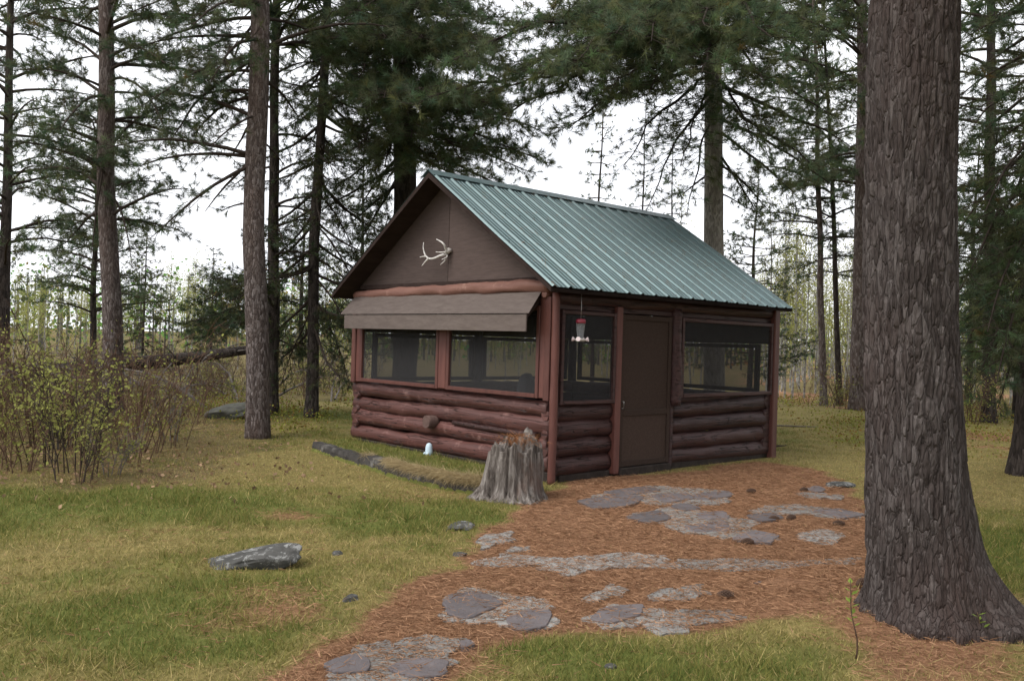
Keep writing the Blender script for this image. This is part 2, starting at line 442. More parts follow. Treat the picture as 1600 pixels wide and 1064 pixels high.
c = k.mix(k.ramp(n2.outputs['Fac'], [(.62, (0, 0, 0)), (.75, (.5, .5, .5))]).outputs[0], c.outputs[0], (.17, .22, .2, 1))
rr = k.n('MapRange', {'Value': n2.outputs['Fac'], 'To Min': .28, 'To Max': .42})
bb = k.bump(n1.outputs['Fac'], .25, .03)
k.principled(c.outputs[0], rr.outputs[0], .6, .4, normal=bb.outputs[0]); M['roof'] = k.m
k = NT('screw_head'); M['screw'] = k.principled((.03, .05, .045), .5, .4, .4)

def log(p0, p1, r0, r1, mat, seed, name='log', parent=cabin, sag=0.0, wob=.075, sides=18, knots=None):
    if knots is None: knots = name == 'log' and sides > 12
    rng = np.random.default_rng(seed)
    p0 = np.array(p0, float); p1 = np.array(p1, float); L = np.linalg.norm(p1 - p0); n = max(5, int(L / .07))
    t = np.linspace(0, 1, n)[:, None]
    pts = p0 + (p1 - p0) * t
    m = np.stack([fbm(t * L, .3, seed + q, 2) * .005 for q in range(3)], 1)
    pts = pts + m * np.minimum(L, 1) + np.array([0, 0, -sag]) * 4 * t * (1 - t)
    rad = r0 + (r1 - r0) * t[:, 0] + .003 * fbm(t * L, 1.2, seed + 9, 2)
    b = MB().tube(pts, rad, sides, True, wob, seed)
    V = b.V[0]; w = fbm(V * np.array([1, 1, 2.0]), .9, seed + 20, 4)
    if knots:
        ax = unit((p1 - p0)[None])[0]; out = np.array([0, -1.0, 0]) if abs(ax[0]) > .5 else np.array([1.0, 0, 0])
        c = V - (p0 + ax * ((V - p0) @ ax)[:, None])
        V = V + out * (.004 * w)[:, None] + c * np.array([0, 0, .06]) - out * np.maximum((c @ out) - r0 * .8, 0)[:, None] * .25
        for q in range(int(L * 2.2)):
            kp_ = p0 + ax * rng.uniform(.1, L - .1) + out * r0 * .75 + np.array([0, 0, rng.uniform(-.02, .06)])
            V = V + out * (.020 * np.exp(-((V - kp_) ** 2).sum(1) / .0008))[:, None]
    b.V[0] = V
    return b.build(name, mat, parent)
# gable front: four courses of logs
front = [(.205, .095, .11), (.415, .11, .085), (.615, .088, .105), (.815, .105, .09)]
for q, (z, ra, rb) in enumerate(front):
    log((-CW - .10 + .03 * (q % 2), .10, z + (.012 if q % 2 else -.01)), (-.07 - .04 * (q % 2), .10, z - (.01 if q % 2 else -.012)), ra, rb, M['log'], 100 + q)
for q, z in enumerate((.31, .51, .715, .30)):
    if q < 3:
        log((-.135, .008, z + .02), (-.135, .30, z + .02), .058, .06, M['log'], 130 + q, 'log_stub', wob=.2, sides=7)
        log((-CW + .02, -.005, z + .02), (-CW + .02, .30, z + .02), .062, .062, M['log'], 140 + q, 'log_stub', wob=.2, sides=7)
log((-2.17, -.10, .50), (-2.155, .06, .50), .082, .088, M['log_end'], 155, 'log_plug', wob=.12, sides=12)
# flattened split-log strip between courses
log((-1.75, .01, .515), (-.25, .012, .505), .03, .04, M['log_shaded'], 158, 'chinking_pole', sides=8)
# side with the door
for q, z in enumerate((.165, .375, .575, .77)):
    log((-.10, .10, z), (-.10, 1.02, z + .01), .105, .10, M['log_shaded'], 200 + q)
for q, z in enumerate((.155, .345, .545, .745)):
    log((-.10, 2.14, z), (-.10, CL - .04, z + .02 * (q - 1)), .10, .105, M['log_shaded'], 220 + q)
log((-.095, 2.13, .865), (-.095, CL - .04, .905), .05, .035, M['log_shaded'], 240)
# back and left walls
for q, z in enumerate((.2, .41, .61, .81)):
    log((-CW + .10, .25, z), (-CW + .10, CL, z), .105, .10, M['log_shaded'], 260 + q, sides=10)
    log((-CW, CL - .10, z), (0, CL - .10, z), .105, .10, M['log_shaded'], 280 + q, sides=10)
for (nm, a) in (('sill_beam', (-CW + .02, -.06, .03, .16, -.05, .11)), ('sill_beam', (-.16, -.03, .17, CL - .02, -.05, .075)), ('sill_beam', (-CW + .03, -CW + .16, .17, CL - .17, -.05, .11)), ('sill_beam', (-CW + .02, -.03, CL - .16, CL - .02, -.05, .11))):
    MB().box(*a).build(nm, M['sill'], cabin, bevel=.01)
MB().box(-CW + .17, -.17, .17, CL - .17, .0, .09).build('floor', M['inside'], cabin)
# corner posts and trim
def board(name, a, mat, bevel=.006, parent=cabin): return MB().box(*a).build(name, mat, parent, bevel=bevel)
log((.012, -.005, -.03), (.012, -.01, 2.10), .047, .043, M['trim'], 301, 'corner_post', sides=10)
board('corner_board', (-.135, -.045, -.035, .0, .905, 2.06), M['trim'])
board('corner_board', (-.215, -.14, -.022, .0, .93, 2.06), M['trim'])
board('corner_post', (-.05, .05, CL - .055, CL + .075, -.02, 2.12), M['trim'], .012)
board('corner_post', (-CW - .07, -CW + .03, -.045, .06, .90, 2.10), M['trim'], .012)
board('corner_board', (-CW + .032, -CW + .13, -.022, .02, .92, 2.10), M['trim'])
board('mullion_post', (-2.045, -1.885, -.03, .05, .93, 2.06), M['trim'], .012)
for (x, y) in ((-CW + .06, CL - .06), (-CW + .06, CL * .5), (-CW * .52, CL - .06)):
    log((x, y, .85), (x, y, 2.2), .08, .075, M['inside'], int(310 + x * 10 + y), 'wall_post', sides=8)
# door jambs
board('door_jamb', (-.075, .035, 1.005, 1.105, .03, 2.0), M['trim'], .01)
log((-.005, 2.165, .80), (-.02, 2.185, 2.02), .085, .078, M['log_shaded'], 330, 'door_post', sides=10, wob=.14)
board('door_post', (-.075, .012, 2.085, 2.15, .04, .84), M['log_shaded'], .01)
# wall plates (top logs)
log((-.06, .02, 2.055), (-.06, CL + .04, 2.06), .082, .078, M['log_shaded'], 340, 'wall_plate')
log((-.05, .05, 2.185), (-.05, CL + .04, 2.185), .06, .06, M['log_shaded'], 341, 'wall_plate')
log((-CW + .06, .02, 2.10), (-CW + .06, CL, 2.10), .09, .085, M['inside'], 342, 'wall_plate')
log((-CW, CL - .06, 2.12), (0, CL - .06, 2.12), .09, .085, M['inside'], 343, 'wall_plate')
board('header_board', (-.09, -.02, .06, CL - .06, 1.925, 1.985), M['log_shaded'])
log((-CW + .0, -.03, 2.135), (-.05, -.03, 2.165), .062, .078, M['lintel'], 345, 'lintel_log', sag=-.02, wob=.16)
log((-.13, -.06, 2.085), (-.13, .2, 2.085), .045, .045, M['lintel'], 346, 'log_stub', sides=7)
board('header_board', (-CW + .05, -.10, .02, .07, 1.96, 2.09), M['log_shaded'])
# windows: frame mesh, screen as its part
def window(axis, a0, a1, z0, z1, fw=.05, plane=0.0, sgn=-1, mat=None, mull=None):
    b = MB(); y0, y1 = plane - .03, plane + .025
    def bx(p0, p1, q0, q1, e=0.0):
        if axis == 'x': b.box(p0, p1, y0 - e, y1, q0, q1)
        else: b.box(-y1, -y0 + e, p0, p1, q0, q1)
    bx(a0, a0 + fw, z0, z1); bx(a1 - fw, a1, z0, z1)
    bx(a0 + fw, a1 - fw, z1 - fw, z1 - .002, -.004); bx(a0 + fw, a1 - fw, z0 + .002, z0 + fw, .006)
    o = b.build('window', mat or M['trim'], cabin, bevel=.005)
    s = MB()
    if axis == 'x': s.box(a0 + fw, a1 - fw, plane + .0, plane + .004, z0 + fw, z1 - fw)
    else: s.box(-plane - .004, -plane, a0 + fw, a1 - fw, z0 + fw, z1 - fw)
    V = s.V[0]
    q = MB().add(V[[0, 1, 5, 4]] if axis == 'x' else V[[1, 2, 6, 5]], [(0, 1, 2, 3)])
    q.build('screen', M['screen'], o)
    return o
window('x', -CW + .135, -2.05, .925, 1.96)
window('x', -1.88, -.22, .925, 1.96)
window('y', .085, 1.0, .865, 1.922, .045, -.02 + .02, mat=M['log_shaded'])
window('y', 2.27, CL - .06, .905, 1.922, .05, mat=M['log_shaded'])
def far_window(axis, a0, a1, z0, z1, plane):
    b = MB()
    for (p0, p1, q0, q1) in ((a0, a0 + .06, z0, z1), (a1 - .06, a1, z0, z1), (a0 + .06, a1 - .06, z1 - .06, z1 - .002), (a0 + .06, a1 - .06, z0 + .002, z0 + .06)):
        if axis == 'x': b.box(p0, p1, plane - .03, plane + .03, q0, q1)
        else: b.box(plane - .03, plane + .03, p0, p1, q0, q1)
    o = b.build('window', M['inside'], cabin)
    a0 += .06; a1 -= .06; z0 += .06; z1 -= .06
    V = [(a0, plane, z0), (a1, plane, z0), (a1, plane, z1), (a0, plane, z1)] if axis == 'x' else [(plane, a0, z0), (plane, a1, z0), (plane, a1, z1), (plane, a0, z1)]
    MB().add(V, [(0, 1, 2, 3)]).build('screen', M['screen'], o)
far_window('y', .25, CL * .5 - .1, .92, 1.62, -CW + .05); far_window('y', CL * .5 + .1, CL - .2, .92, 1.62, -CW + .05)
far_window('x', -CW + .2, -CW * .52 - .1, .92, 1.62, CL - .05); far_window('x', -CW * .52 + .1, -.2, .92, 1.62, CL - .05)
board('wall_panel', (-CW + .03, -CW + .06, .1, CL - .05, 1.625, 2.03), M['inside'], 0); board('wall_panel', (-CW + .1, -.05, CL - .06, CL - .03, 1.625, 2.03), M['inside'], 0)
# door
b = MB(); b.box(-.028, .012, 1.118, 1.175, .10, 1.915); b.box(-.028, .012, 2.015, 2.075, .10, 1.915)
b.box(-.026, .010, 1.175, 2.015, 1.85, 1.913); b.box(-.026, .010, 1.175, 2.015, .705, .775); b.box(-.026, .010, 1.175, 2.015, .102, .17)
door = b.build('door', M['door'], cabin, bevel=.004)
MB().box(-.02, -.008, 1.175, 2.015, .775, 1.85).build('door_panel', M['door'], door); MB().box(-.02, -.006, 1.175, 2.015, .17, .705).build('door_panel', M['door'], door)
k = NT('steel'); M['steel'] = k.principled((.5, .48, .45), .4, .5, .8)
MB().tube([(.012, 1.148, .80), (.04, 1.148, .80), (.04, 1.148, .88), (.012, 1.148, .88)], .007, 6).build('handle', M['steel'], door)
board('door_step', (-.06, .05, 1.11, 2.08, -.02, .092), M['sill'], .01)
# gable boards: two sheets of plywood meeting at a seam
def gable_sheet(xa, xb, yf):
    xs = sorted({xa, xb, *([XM] if xa < XM < xb else [])})
    top = [(x, roof_z(x) - .055) for x in xs]; bot = 2.245
    b = MB()
    for (x0, z0), (x1, z1) in zip(top[:-1], top[1:]):
        z0 = max(z0, bot + .001); z1 = max(z1, bot + .001)
        b.slab((x0, yf, bot), (x1, yf, bot), (x1, yf, z1), (x0, yf, z0), (0, .014, 0))
    return b.build('gable_board', M['ply'], cabin)
gable_sheet(-CW + .02, -1.954, .015); gable_sheet(-1.946, -.02, .015)
gable_sheet(-CW + .02, -.02, CL - .03)
board('gable_trim', (-CW + .05, -.06, -.004, .0145, 2.225, 2.285), M['soffit'], .004)
# awning over the front window
b = MB().slab((-CW + .03, -.075, 2.105), (-.17, -.075, 2.095), (-.13, -.285, 1.865), (-CW + .01, -.285, 1.865), (0, .008, .016))
aw = b.build('awning', M['awning'], cabin)
MB().box(-CW + .09, -.185, -.272, -.252, 1.665, 1.858).build('awning_lip', M['awning'], aw, bevel=.003)
for x in (-CW + .12, -.24): MB().slab((x, -.06, 1.98), (x, -.06, 2.075), (x, -.245, 1.88), (x, -.245, 1.80), (.03, 0, 0)).build('awning_bracket', M['soffit'], aw)
# roof: deck, ribbed sheets, ridge cap, rake and eave boards
for sg in (-1, 1):
    xe = XM + sg * (CW / 2 + EA - .02)
    ze = roof_z(xe)
    b = MB().slab((XM, RG + .02, ZR - .03), (XM, RB - .02, ZR - .03), (xe, RB - .02, ze - .03), (xe, RG + .02, ze - .03), (0, 0, -.028))
    b.build('roof_deck', M['soffit'], cabin)
    for yy in (RG, RB - .026):                # rake boards
        o = (0, .024, 0)
        MB().slab((XM, yy, ZR - .012), (xe, yy, ze - .012), (xe, yy, ze - .062), (XM, yy, ZR - .075), o).build('rake_board', M['soffit'], cabin)
    MB().box(min(xe, xe - sg * .022), max(xe, xe - sg * .022), RG + .026, RB - .028, ze - .06, ze - .034).build('eave_board', M['soffit'], cabin)
    nrib = 20; pitch = (RB - RG) / nrib
    per = 4
    for s0 in range(0, nrib, per):
        ys, hs = [], []
        for rI in range(s0, s0 + per):
            y0 = RG + rI * pitch
            for (dy, h) in ((0, .0), (.020, .020), (.046, .020), (.068, 0), (.115, 0), (.122, .006), (.132, .006), (.139, 0), (.178, 0), (.185, .006), (.195, .006), (.202, 0)):
                ys.append(y0 + dy * pitch / .2435); hs.append(h)
        ys.append(RG + (s0 + per) * pitch + (.003 if s0 + per < nrib else 0)); hs.append(0.0)
        ys = np.array(ys); hs = np.array(hs); m = len(ys)
        nn = 9; T = np.linspace(0, 1, nn)
        nrm = np.array([sg * SL, 0, 1]) / math.hypot(SL, 1)
        V = []
        for t_ in T:
            xx = XM + sg * (CW / 2 + EA) * t_
            w = .006 * fbm(np.stack([ys, np.full(m, xx)], 1), .35, 77 + sg, 2)
            base = np.stack([np.full(m, xx), ys, np.full(m, roof_z(xx))], 1)
            V.append(base + nrm * (hs + w + .004 + .0015 * (s0 // per % 2))[:, None])
        V = np.vstack(V)
        a = np.arange(nn - 1)[:, None] * m; c_ = np.arange(m - 1)[None]
        Fq = np.stack([a + c_, a + c_ + 1, a + m + c_ + 1, a + m + c_], -1).reshape(-1, 4)
        if sg > 0: Fq = Fq[:, ::-1]
        o = MB().add(V, Fq).build('roof_panel', M['roof'], cabin)
        so = o.modifiers.new('solid', 'SOLIDIFY'); so.thickness = .002; so.offset = -1
        # screw heads in rows across the sheet
        sb = MB()
        for t_ in (.08, .36, .64, .94):
            for rI in range(s0, s0 + per):
                y = RG + rI * pitch + .085 * pitch / .2435
                xx = XM + sg * (CW / 2 + EA) * t_
                c0 = np.array([xx, y, roof_z(xx)]) + nrm * .011
                sb.tube([c0 - nrm * .006, c0 + nrm * .006], .0075, 6)
        sb.build('screw', M['screw'], o, kind='stuff')
b = MB()
for sg in (-1, 1):
    nrm = np.array([sg * SL, 0, 1]) / math.hypot(SL, 1); dn = np.array([sg, 0, -SL]) / math.hypot(SL, 1)
    top = np.array([XM, 0, ZR + .034])
    for q in range(1):
        A = top + np.array([0, RG - .012, 0]); B = top + np.array([0, RB + .012, 0])
        b.slab(A, B, B + dn * .15, A + dn * .15, -nrm * .003)
b.build('ridge_cap', M['roof'], cabin)

# needles fallen on the roof
rng = np.random.default_rng(8); n = 700
tx = rng.random(n) ** .7; sgn = np.where(rng.random(n) < .8, 1, -1); xx = XM + sgn * (CW / 2 + EA) * tx; yy = rng.uniform(RG, RB, n)
an = rng.uniform(0, 6.283, n); dx, dy = np.cos(an), np.sin(an); A = np.column_stack([xx, yy, ZR - SL * np.abs(xx - XM) + .035]); dv = np.column_stack([dx, dy, -sgn * SL * dx]) * rng.uniform(.06, .11, (n, 1)); pv = np.column_stack([-dy, dx, sgn * SL * dy]) * .003
MB().add(np.stack([A - pv, A + pv, A + dv], 1).reshape(-1, 3), np.arange(3 * n).reshape(-1, 3), np.array([[.24, .13, .07]]) * np.repeat(rng.uniform(.5, 1.3, (n, 1)), 3, 0)).build('roof_needles', M['litter'], cabin, True, kind='stuff')

# things on and in the cabin
def lw(x, y, z=0.0): p = cab_world(x, y); return np.array([p[0], p[1], z])
k = NT('antler'); n1 = k.noise(k.coords((1, 1, 1)), 30, 5)
M['antler'] = k.principled(k.ramp(n1.outputs['Fac'], [(.35, (.42, .39, .36)), (.65, (.66, .64, .62))]).outputs[0], .55, .4)
def on_front(px, py, y):                    # a pixel on the vertical plane parallel to the gable
    d = ray(px, py); t = (y + CO @ cv) / (d[:2] @ cv); w = d[:2] * t - CO
    return np.array([w @ cu, y, CAM_H + d[2] * t])
o_anchor = on_front(701, 393, .0)
ant = empty('antler_mount', lw(o_anchor[0], o_anchor[1], o_anchor[2]), -CA, label='white deer antlers mounted on the brown gable boards', cat='antlers')
def antler(parts, name):
    b = MB()
    for pts, r in parts:
        P = np.array([on_front(*q) for q in pts]) - o_anchor
        n = len(P); t = np.linspace(0, n - 1, n * 3)
        Q = np.stack([np.interp(t, np.arange(n), P[:, q]) for q in range(3)], 1)
        for _ in range(2): Q[1:-1] = (Q[:-2] + 2 * Q[1:-1] + Q[2:]) / 4
        b.tube(Q, np.linspace(r[0], r[1], len(Q)), 8, True, .1, 5)
    b.build(name, M['antler'], ant)
antler([([(701, 394, .0), (697, 391, -.06), (695, 384, -.10), (690, 378, -.12), (682, 374, -.13)], (.021, .006)), ([(697, 394, -.06), (690, 394.5, -.09), (681, 394, -.12)], (.011, .004))], 'antler')
antler([([(700, 396, .0), (694, 398, -.06), (687, 400, -.10), (679, 404, -.13), (670, 405, -.15), (664, 399, -.16), (661, 388, -.16), (662, 379, -.15)], (.02, .005)),
        ([(669, 405, -.15), (664, 410, -.17), (659, 416, -.18)], (.015, .005)), ([(665, 401, -.16), (661, 401, -.18), (656, 402, -.20)], (.010, .004)),
        ([(698, 398, -.02), (699, 402, -.05), (690, 406, -.10)], (.012, .005)), ([(698, 402, -.04), (695, 408, -.07), (688, 414, -.09)], (.010, .004))], 'antler')
k = NT('skull'); M['skull'] = k.principled((.45, .42, .39), .7, .3)
b = MB(); b.tube([(0.0, -.04, 0), (.035, -.025, .005), (.05, .006, .01)], [.03, .036, .02], 9, True, .15, 3); b.build('skull_plate', M['skull'], ant)

# hummingbird feeder hanging from the eave
fx, fy = .16, .235
fd = empty('bird_feeder', lw(fx, fy, 1.575), -CA, label='hanging glass hummingbird feeder with red cap and white flower ports', cat='bird feeder')
k = NT('feeder_red'); M['f_red'] = k.principled((.22, .018, .035), .4, .5)
k = NT('feeder_white'); M['f_white'] = k.principled((.75, .62, .62), .5, .4)
k = NT('feeder_glass'); k.principled((.9, .92, .93), .05, .5, 0, **{'Transmission Weight': .9, 'IOR': 1.2}); M['f_glass'] = k.m
def lathe(prof, sides=18):
    b = MB(); n = len(prof); th = np.linspace(0, 2 * np.pi, sides, endpoint=False)
    P = np.array(prof, float)
    V = np.stack([P[:, None, 0] * np.cos(th), P[:, None, 0] * np.sin(th), np.repeat(P[:, 1:2], sides, 1)], -1).reshape(-1, 3)
    i = np.arange(n - 1)[:, None] * sides; j = np.arange(sides)[None]; k2 = (j + 1) % sides
    return b.add(V, np.stack([i + j, i + k2, i + sides + k2, i + sides + j], -1).reshape(-1, 4), None, True)
lathe([(0, .2), (.052, .2), (.055, .21), (.055, .232), (.045, .246), (0, .25)]).build('cap', M['f_red'], fd)
lathe([(0.032, .03), (.036, .06), (.043, .12), (.05, .2)]).build('bottle', M['f_glass'], fd)
lathe([(0, 0), (.045, .0), (.062, .012), (.062, .024), (.04, .034), (0, .036)]).build('tray', M['skull'], fd)
for q in range(4):
    a = q * math.pi / 2 + .5
    c0 = np.array([math.cos(a) * .075, math.sin(a) * .075, .022]); d0 = np.array([math.cos(a), math.sin(a), .25])
    MB().tube([c0 - d0 * .018, c0 + d0 * .006, c0 + d0 * .016], [.008, .024, .027], 8).build('flower_port', M['f_white'], fd)
MB().tube([(0, 0, .248), (.004, 0, .35), (0, 0, .535)], .002, 5).build('hanger_wire', M['steel'], fd)

# furniture seen dimly through the screens
k = NT('cushion'); M['cushion'] = k.principled((.06, .065, .075), .9, .1)
k = NT('cover_cloth'); M['cloth'] = k.principled((.30, .30, .32), .9, .1)
def rounded(b, c, s, n=10, p=3.0, seed=0):
    u_ = np.linspace(0, 2 * np.pi, n * 2, endpoint=False); v_ = np.linspace(-np.pi / 2, np.pi / 2, n)
    Ug, Vg = np.meshgrid(u_, v_); f = lambda a: np.sign(a) * np.abs(a) ** (2 / p)
    X = f(np.cos(Vg)) * f(np.cos(Ug)); Y = f(np.cos(Vg)) * f(np.sin(Ug)); Z = f(np.sin(Vg))
    V = np.stack([X * s[0] + c[0], Y * s[1] + c[1], Z * s[2] + c[2]], -1).reshape(-1, 3)
    m = n * 2; i = np.arange(n - 1)[:, None] * m; j = np.arange(m)[None]
    return b.add(V, np.stack([i + j, i + (j + 1) % m, i + m + (j + 1) % m, i + m + j], -1).reshape(-1, 4), None, True)
def armchair(x, y, rz, label, mat):
    t = empty('armchair', lw(x, y, .09), rz - CA, label=label, cat='armchair', group='armchairs inside the cabin')
    rounded(MB(), (0, 0, .38), (.30, .30, .08)).build('seat', mat, t)
    rounded(MB(), (0, .30, .70), (.34, .09, .38)).build('backrest', mat, t)
    for s in (-1, 1):
        rounded(MB(), (s * .34, 0, .52), (.07, .32, .08)).build('armrest', mat, t)
        for sy in (-1, 1): MB().tube([(s * .29, sy * .26, 0), (s * .27, sy * .24, .34)], .022, 6).build('leg', M['inside'], t)
    return t
armchair(-.85, .80, 2.2, 'dark rounded armchair seen through the screen beside the feeder', M['cushion'])
armchair(-1.3, 2.9, -1.2, 'grey covered armchair seen through the screen right of the door', M['cloth'])
t = empty('table', lw(-2.3, 1.2, .09), -CA, label='low dark table inside behind the front screens', cat='table')
MB().box(-.7, .7, -.4, .4, .70, .74).build('table_top', M['inside'], t, bevel=.01)
for sx in (-1, 1):
    for sy in (-1, 1): MB().box(sx * .62 - .03, sx * .62 + .03, sy * .33 - .03, sy * .33 + .03, 0, .70).build('leg', M['inside'], t)

# ------------------------------------------------------------------ path of flagstones in mortar
M['mortar'] = stone_mat('mortar', (.15, .143, .135), (.31, .297, .28), (.075, .07, .066), .53, 15)
M['flag'] = stone_mat('flag', (.095, .082, .084), (.155, .135, .137), (.26, .25, .24), .64, 6)
M['rock'] = stone_mat('rock', (.035, .035, .033), (.10, .097, .09), (.27, .27, .26), .53, 6)
M['rock_moss'] = stone_mat('rock_moss', (.05, .05, .045), (.12, .12, .105), (.10, .11, .05), .55, 5)
path = empty('flagstone_path', (*G(900, 860)[:2], 0), kind='structure')
P0 = np.array(path.location)
def slab_poly(pix, z0, z1, name, mat, seed, subdiv=5, amp=.035, smooth=2):
    P = np.array([G(px, py, z1)[:2] for px, py in pix]); n = len(P)
    Q = []
    for a in range(n):
        for s in range(subdiv): Q.append(P[a] + (P[(a + 1) % n] - P[a]) * s / subdiv)
    Q = np.array(Q)
    for _ in range(smooth): Q = (np.roll(Q, 1, 0) + 2 * Q + np.roll(Q, -1, 0)) / 4
    c = Q.mean(0)
    if name == 'flagstone': Q = c + (Q - c) * 1.16
    Q = Q + unit(Q - c) * (amp * fbm(Q, 1.8, seed, 4))[:, None]
    rings = [(1.0, z0), (1.0, z1 - .006), (.97, z1 - .001), (.6, z1 + .001), (.25, z1 + .001)]
    V = []
    for f, z in rings:
        R = c + (Q - c) * f
        V.append(np.column_stack([R, np.full(len(R), z) + (.004 * fbm(R, 1.5, seed + 3, 3) if z > z0 else 0)]))
    m = len(Q); V = np.vstack(V + [np.array([[*c, z1 + .001]])]) - P0
    i = np.arange(len(rings) - 1)[:, None] * m; j = np.arange(m)[None]
    F = np.stack([i + j, i + (j + 1) % m, i + m + (j + 1) % m, i + m + j], -1).reshape(-1, 4)
    if np.cross(Q[1] - Q[0], Q[2] - Q[1]) is not None:
        area = np.sum(Q[:, 0] * np.roll(Q[:, 1], -1) - np.roll(Q[:, 0], -1) * Q[:, 1])
    j = np.arange(m); T = np.stack([np.full(m, len(V) - 1), (len(rings) - 1) * m + j, (len(rings) - 1) * m + (j + 1) % m], 1)
    if area < 0: F = F[:, ::-1]; T = T[:, ::-1]
    b = MB().add(V, F); b.extra(T)
    b.build(name, mat, path)
    return Q
mortar_px = [
    [(480, 1062), (520, 1040), (565, 1022), (600, 988), (645, 984), (716, 1000), (712, 1030), (668, 1050), (650, 1090), (500, 1090)],
    [(690, 938), (725, 920), (775, 919), (815, 934), (862, 938), (864, 965), (845, 980), (790, 981), (740, 968), (700, 956)],
    [(742, 873), (790, 863), (850, 871), (930, 866), (1000, 860), (1050, 866), (1045, 884), (950, 886), (870, 892), (820, 885), (770, 882)],
    [(1045, 872), (1110, 873), (1250, 879), (1345, 868), (1349, 886), (1250, 894), (1110, 892), (1050, 884)],
    [(898, 937), (955, 908), (987, 918), (975, 930), (930, 939)],
    [(1018, 931), (1055, 912), (1100, 912), (1117, 925), (1045, 936)],
    [(912, 967), (960, 945), (1000, 942), (1080, 953), (1092, 970), (1040, 985), (960, 979)],
    [(1082, 953), (1140, 950), (1200, 938), (1288, 944), (1282, 958), (1240, 966), (1180, 976), (1095, 970)],
    [(903, 777), (950, 767), (1040, 758), (1142, 764), (1142, 785), (1080, 791), (990, 783), (930, 789)],
    [(968, 801), (1060, 789), (1130, 799), (1172, 815), (1214, 840), (1140, 842), (1070, 829), (1010, 813)],
    [(1168, 791), (1250, 785), (1347, 800), (1342, 809), (1250, 804), (1180, 798)],
    [(1215, 832), (1290, 828), (1334, 845), (1280, 850)],
    [(790, 861), (805, 852), (836, 849), (840, 859)], [(742, 862), (765, 838), (800, 831), (790, 845), (760, 858)],
    [(1255, 771), (1285, 767), (1325, 775), (1320, 781), (1275, 777)]]
flag_px = [
    [(508, 1036), (548, 1021), (576, 1030), (570, 1046), (528, 1046)], [(608, 1042), (642, 1030), (702, 1029), (692, 1053), (640, 1054)],
    [(691, 942), (702, 929), (746, 924), (777, 938), (770, 946), (732, 963), (705, 956)], [(800, 961), (830, 949), (862, 954), (851, 976), (815, 981), (798, 972)],
    [(924, 963), (950, 948), (1002, 944), (997, 960), (960, 971)], [(1178, 910), (1230, 904), (1278, 915), (1268, 929), (1210, 926)],
    [(905, 781), (960, 772), (1002, 775), (990, 786), (932, 791)], [(945, 767), (1010, 759), (1032, 766), (962, 773)], [(1020, 773), (1072, 770), (1087, 779), (1040, 783)],
    [(1085, 771), (1135, 766), (1142, 774), (1095, 780)],
    [(978, 806), (1030, 797), (1046, 808), (1015, 815)], [(1073, 821), (1130, 812), (1138, 828), (1090, 829)], [(1088, 801), (1130, 798), (1142, 809), (1100, 810)],
    [(1143, 841), (1180, 828), (1217, 835), (1207, 847)], [(1268, 796), (1312, 794), (1347, 803), (1320, 808)], [(1165, 804), (1205, 800), (1222, 808), (1190, 813)],
    [(1256, 763), (1275, 758), (1290, 762), (1280, 767)], [(1050, 790), (1075, 786), (1092, 792), (1070, 797)], [(715, 1002), (735, 998), (745, 1006), (725, 1010)]]
STONES = []
for q, px in enumerate(mortar_px): STONES.append((slab_poly(px, -.04, .014, 'mortar_patch', M['mortar'], 400 + q, 6, .09), .42))
for q, px in enumerate(flag_px): STONES.append((slab_poly(px, -.03, .024, 'flagstone', M['flag'], 440 + q, 4, .02, 1), .85))

# ------------------------------------------------------------------ raised bed with timbers in front of the gable
M['tie'] = wood_mat('tie', (.035, .032, .03), (.09, .083, .077), (1, 1, 1), 9, .9, .15, (.21, .20, .185), .56)
e0, e1, e2, e3, e4 = [G(*p, .12)[:2] for p in ((488, 690), (562, 712), (624, 731), (700, 748), (770, 757))]
def timber(a, b, w, h, label, sink=.03):
    a = np.array(a); b = np.array(b); L = np.linalg.norm(b - a); d = (b - a) / L
    o = empty('bed_timber', (a[0], a[1], 0), math.atan2(d[1], d[0]), label=label, cat='timber', group='timbers edging the raised bed')
    n = 14; X = np.linspace(0, L - .012, n); bb = MB(); V = []
    sec = np.array([(0, -sink), (0, h * .6), (.012, h), (w - .012, h), (w, h * .6), (w, -sink)])
    for q, x in enumerate(X):
        jt = .008 * np.stack([fbm(np.column_stack([np.full(6, x), np.arange(6) * 3.1]), .9, 7, 3), fbm(np.column_stack([np.full(6, x), np.arange(6) * 3.1]), .9, 9, 3)], 1)
        V.append(np.column_stack([np.full(6, x), sec + jt]))
    V = np.vstack(V); i = np.arange(n - 1)[:, None] * 6; j = np.arange(6)[None]
    bb.add(V, np.stack([i + j, i + 6 + j, i + 6 + (j + 1) % 6, i + (j + 1) % 6], -1).reshape(-1, 4)[:, ::-1])
    bb.extra([(0, 1, 2, 3), (0, 3, 4, 5)], False); e = (n - 1) * 6; bb.extra([(e + 3, e + 2, e + 1, e), (e + 5, e + 4, e + 3, e)])
    bb.build('beam', M['tie'], o)
timber(e0, e1, .14, .115, 'dark weathered timber at the far left end of the raised bed')
timber(e1, e2, .15, .14, 'dark weathered timber in the middle of the raised bed edge')
timber(e2, e3, .15, .12, 'dark timber under dead grass left of the stump')
timber(e3, e4, .14, .10, 'short dark timber next to the grey stump, half hidden by grass')
lc = cab_world(-CW - .25, -.02); rc = cab_world(-.25, -.02)
bed_poly = np.array([e0, e1, e2, e3, e4, rc, lc])
xs = np.linspace(bed_poly[:, 0].min() - .1, bed_poly[:, 0].max() + .1, 60); ys = np.linspace(bed_poly[:, 1].min() - .1, bed_poly[:, 1].max() + .1, 60)
XX, YY = np.meshgrid(xs, ys); Q = np.stack([XX.ravel(), YY.ravel()], 1)
sd = poly_sd(Q, bed_poly)
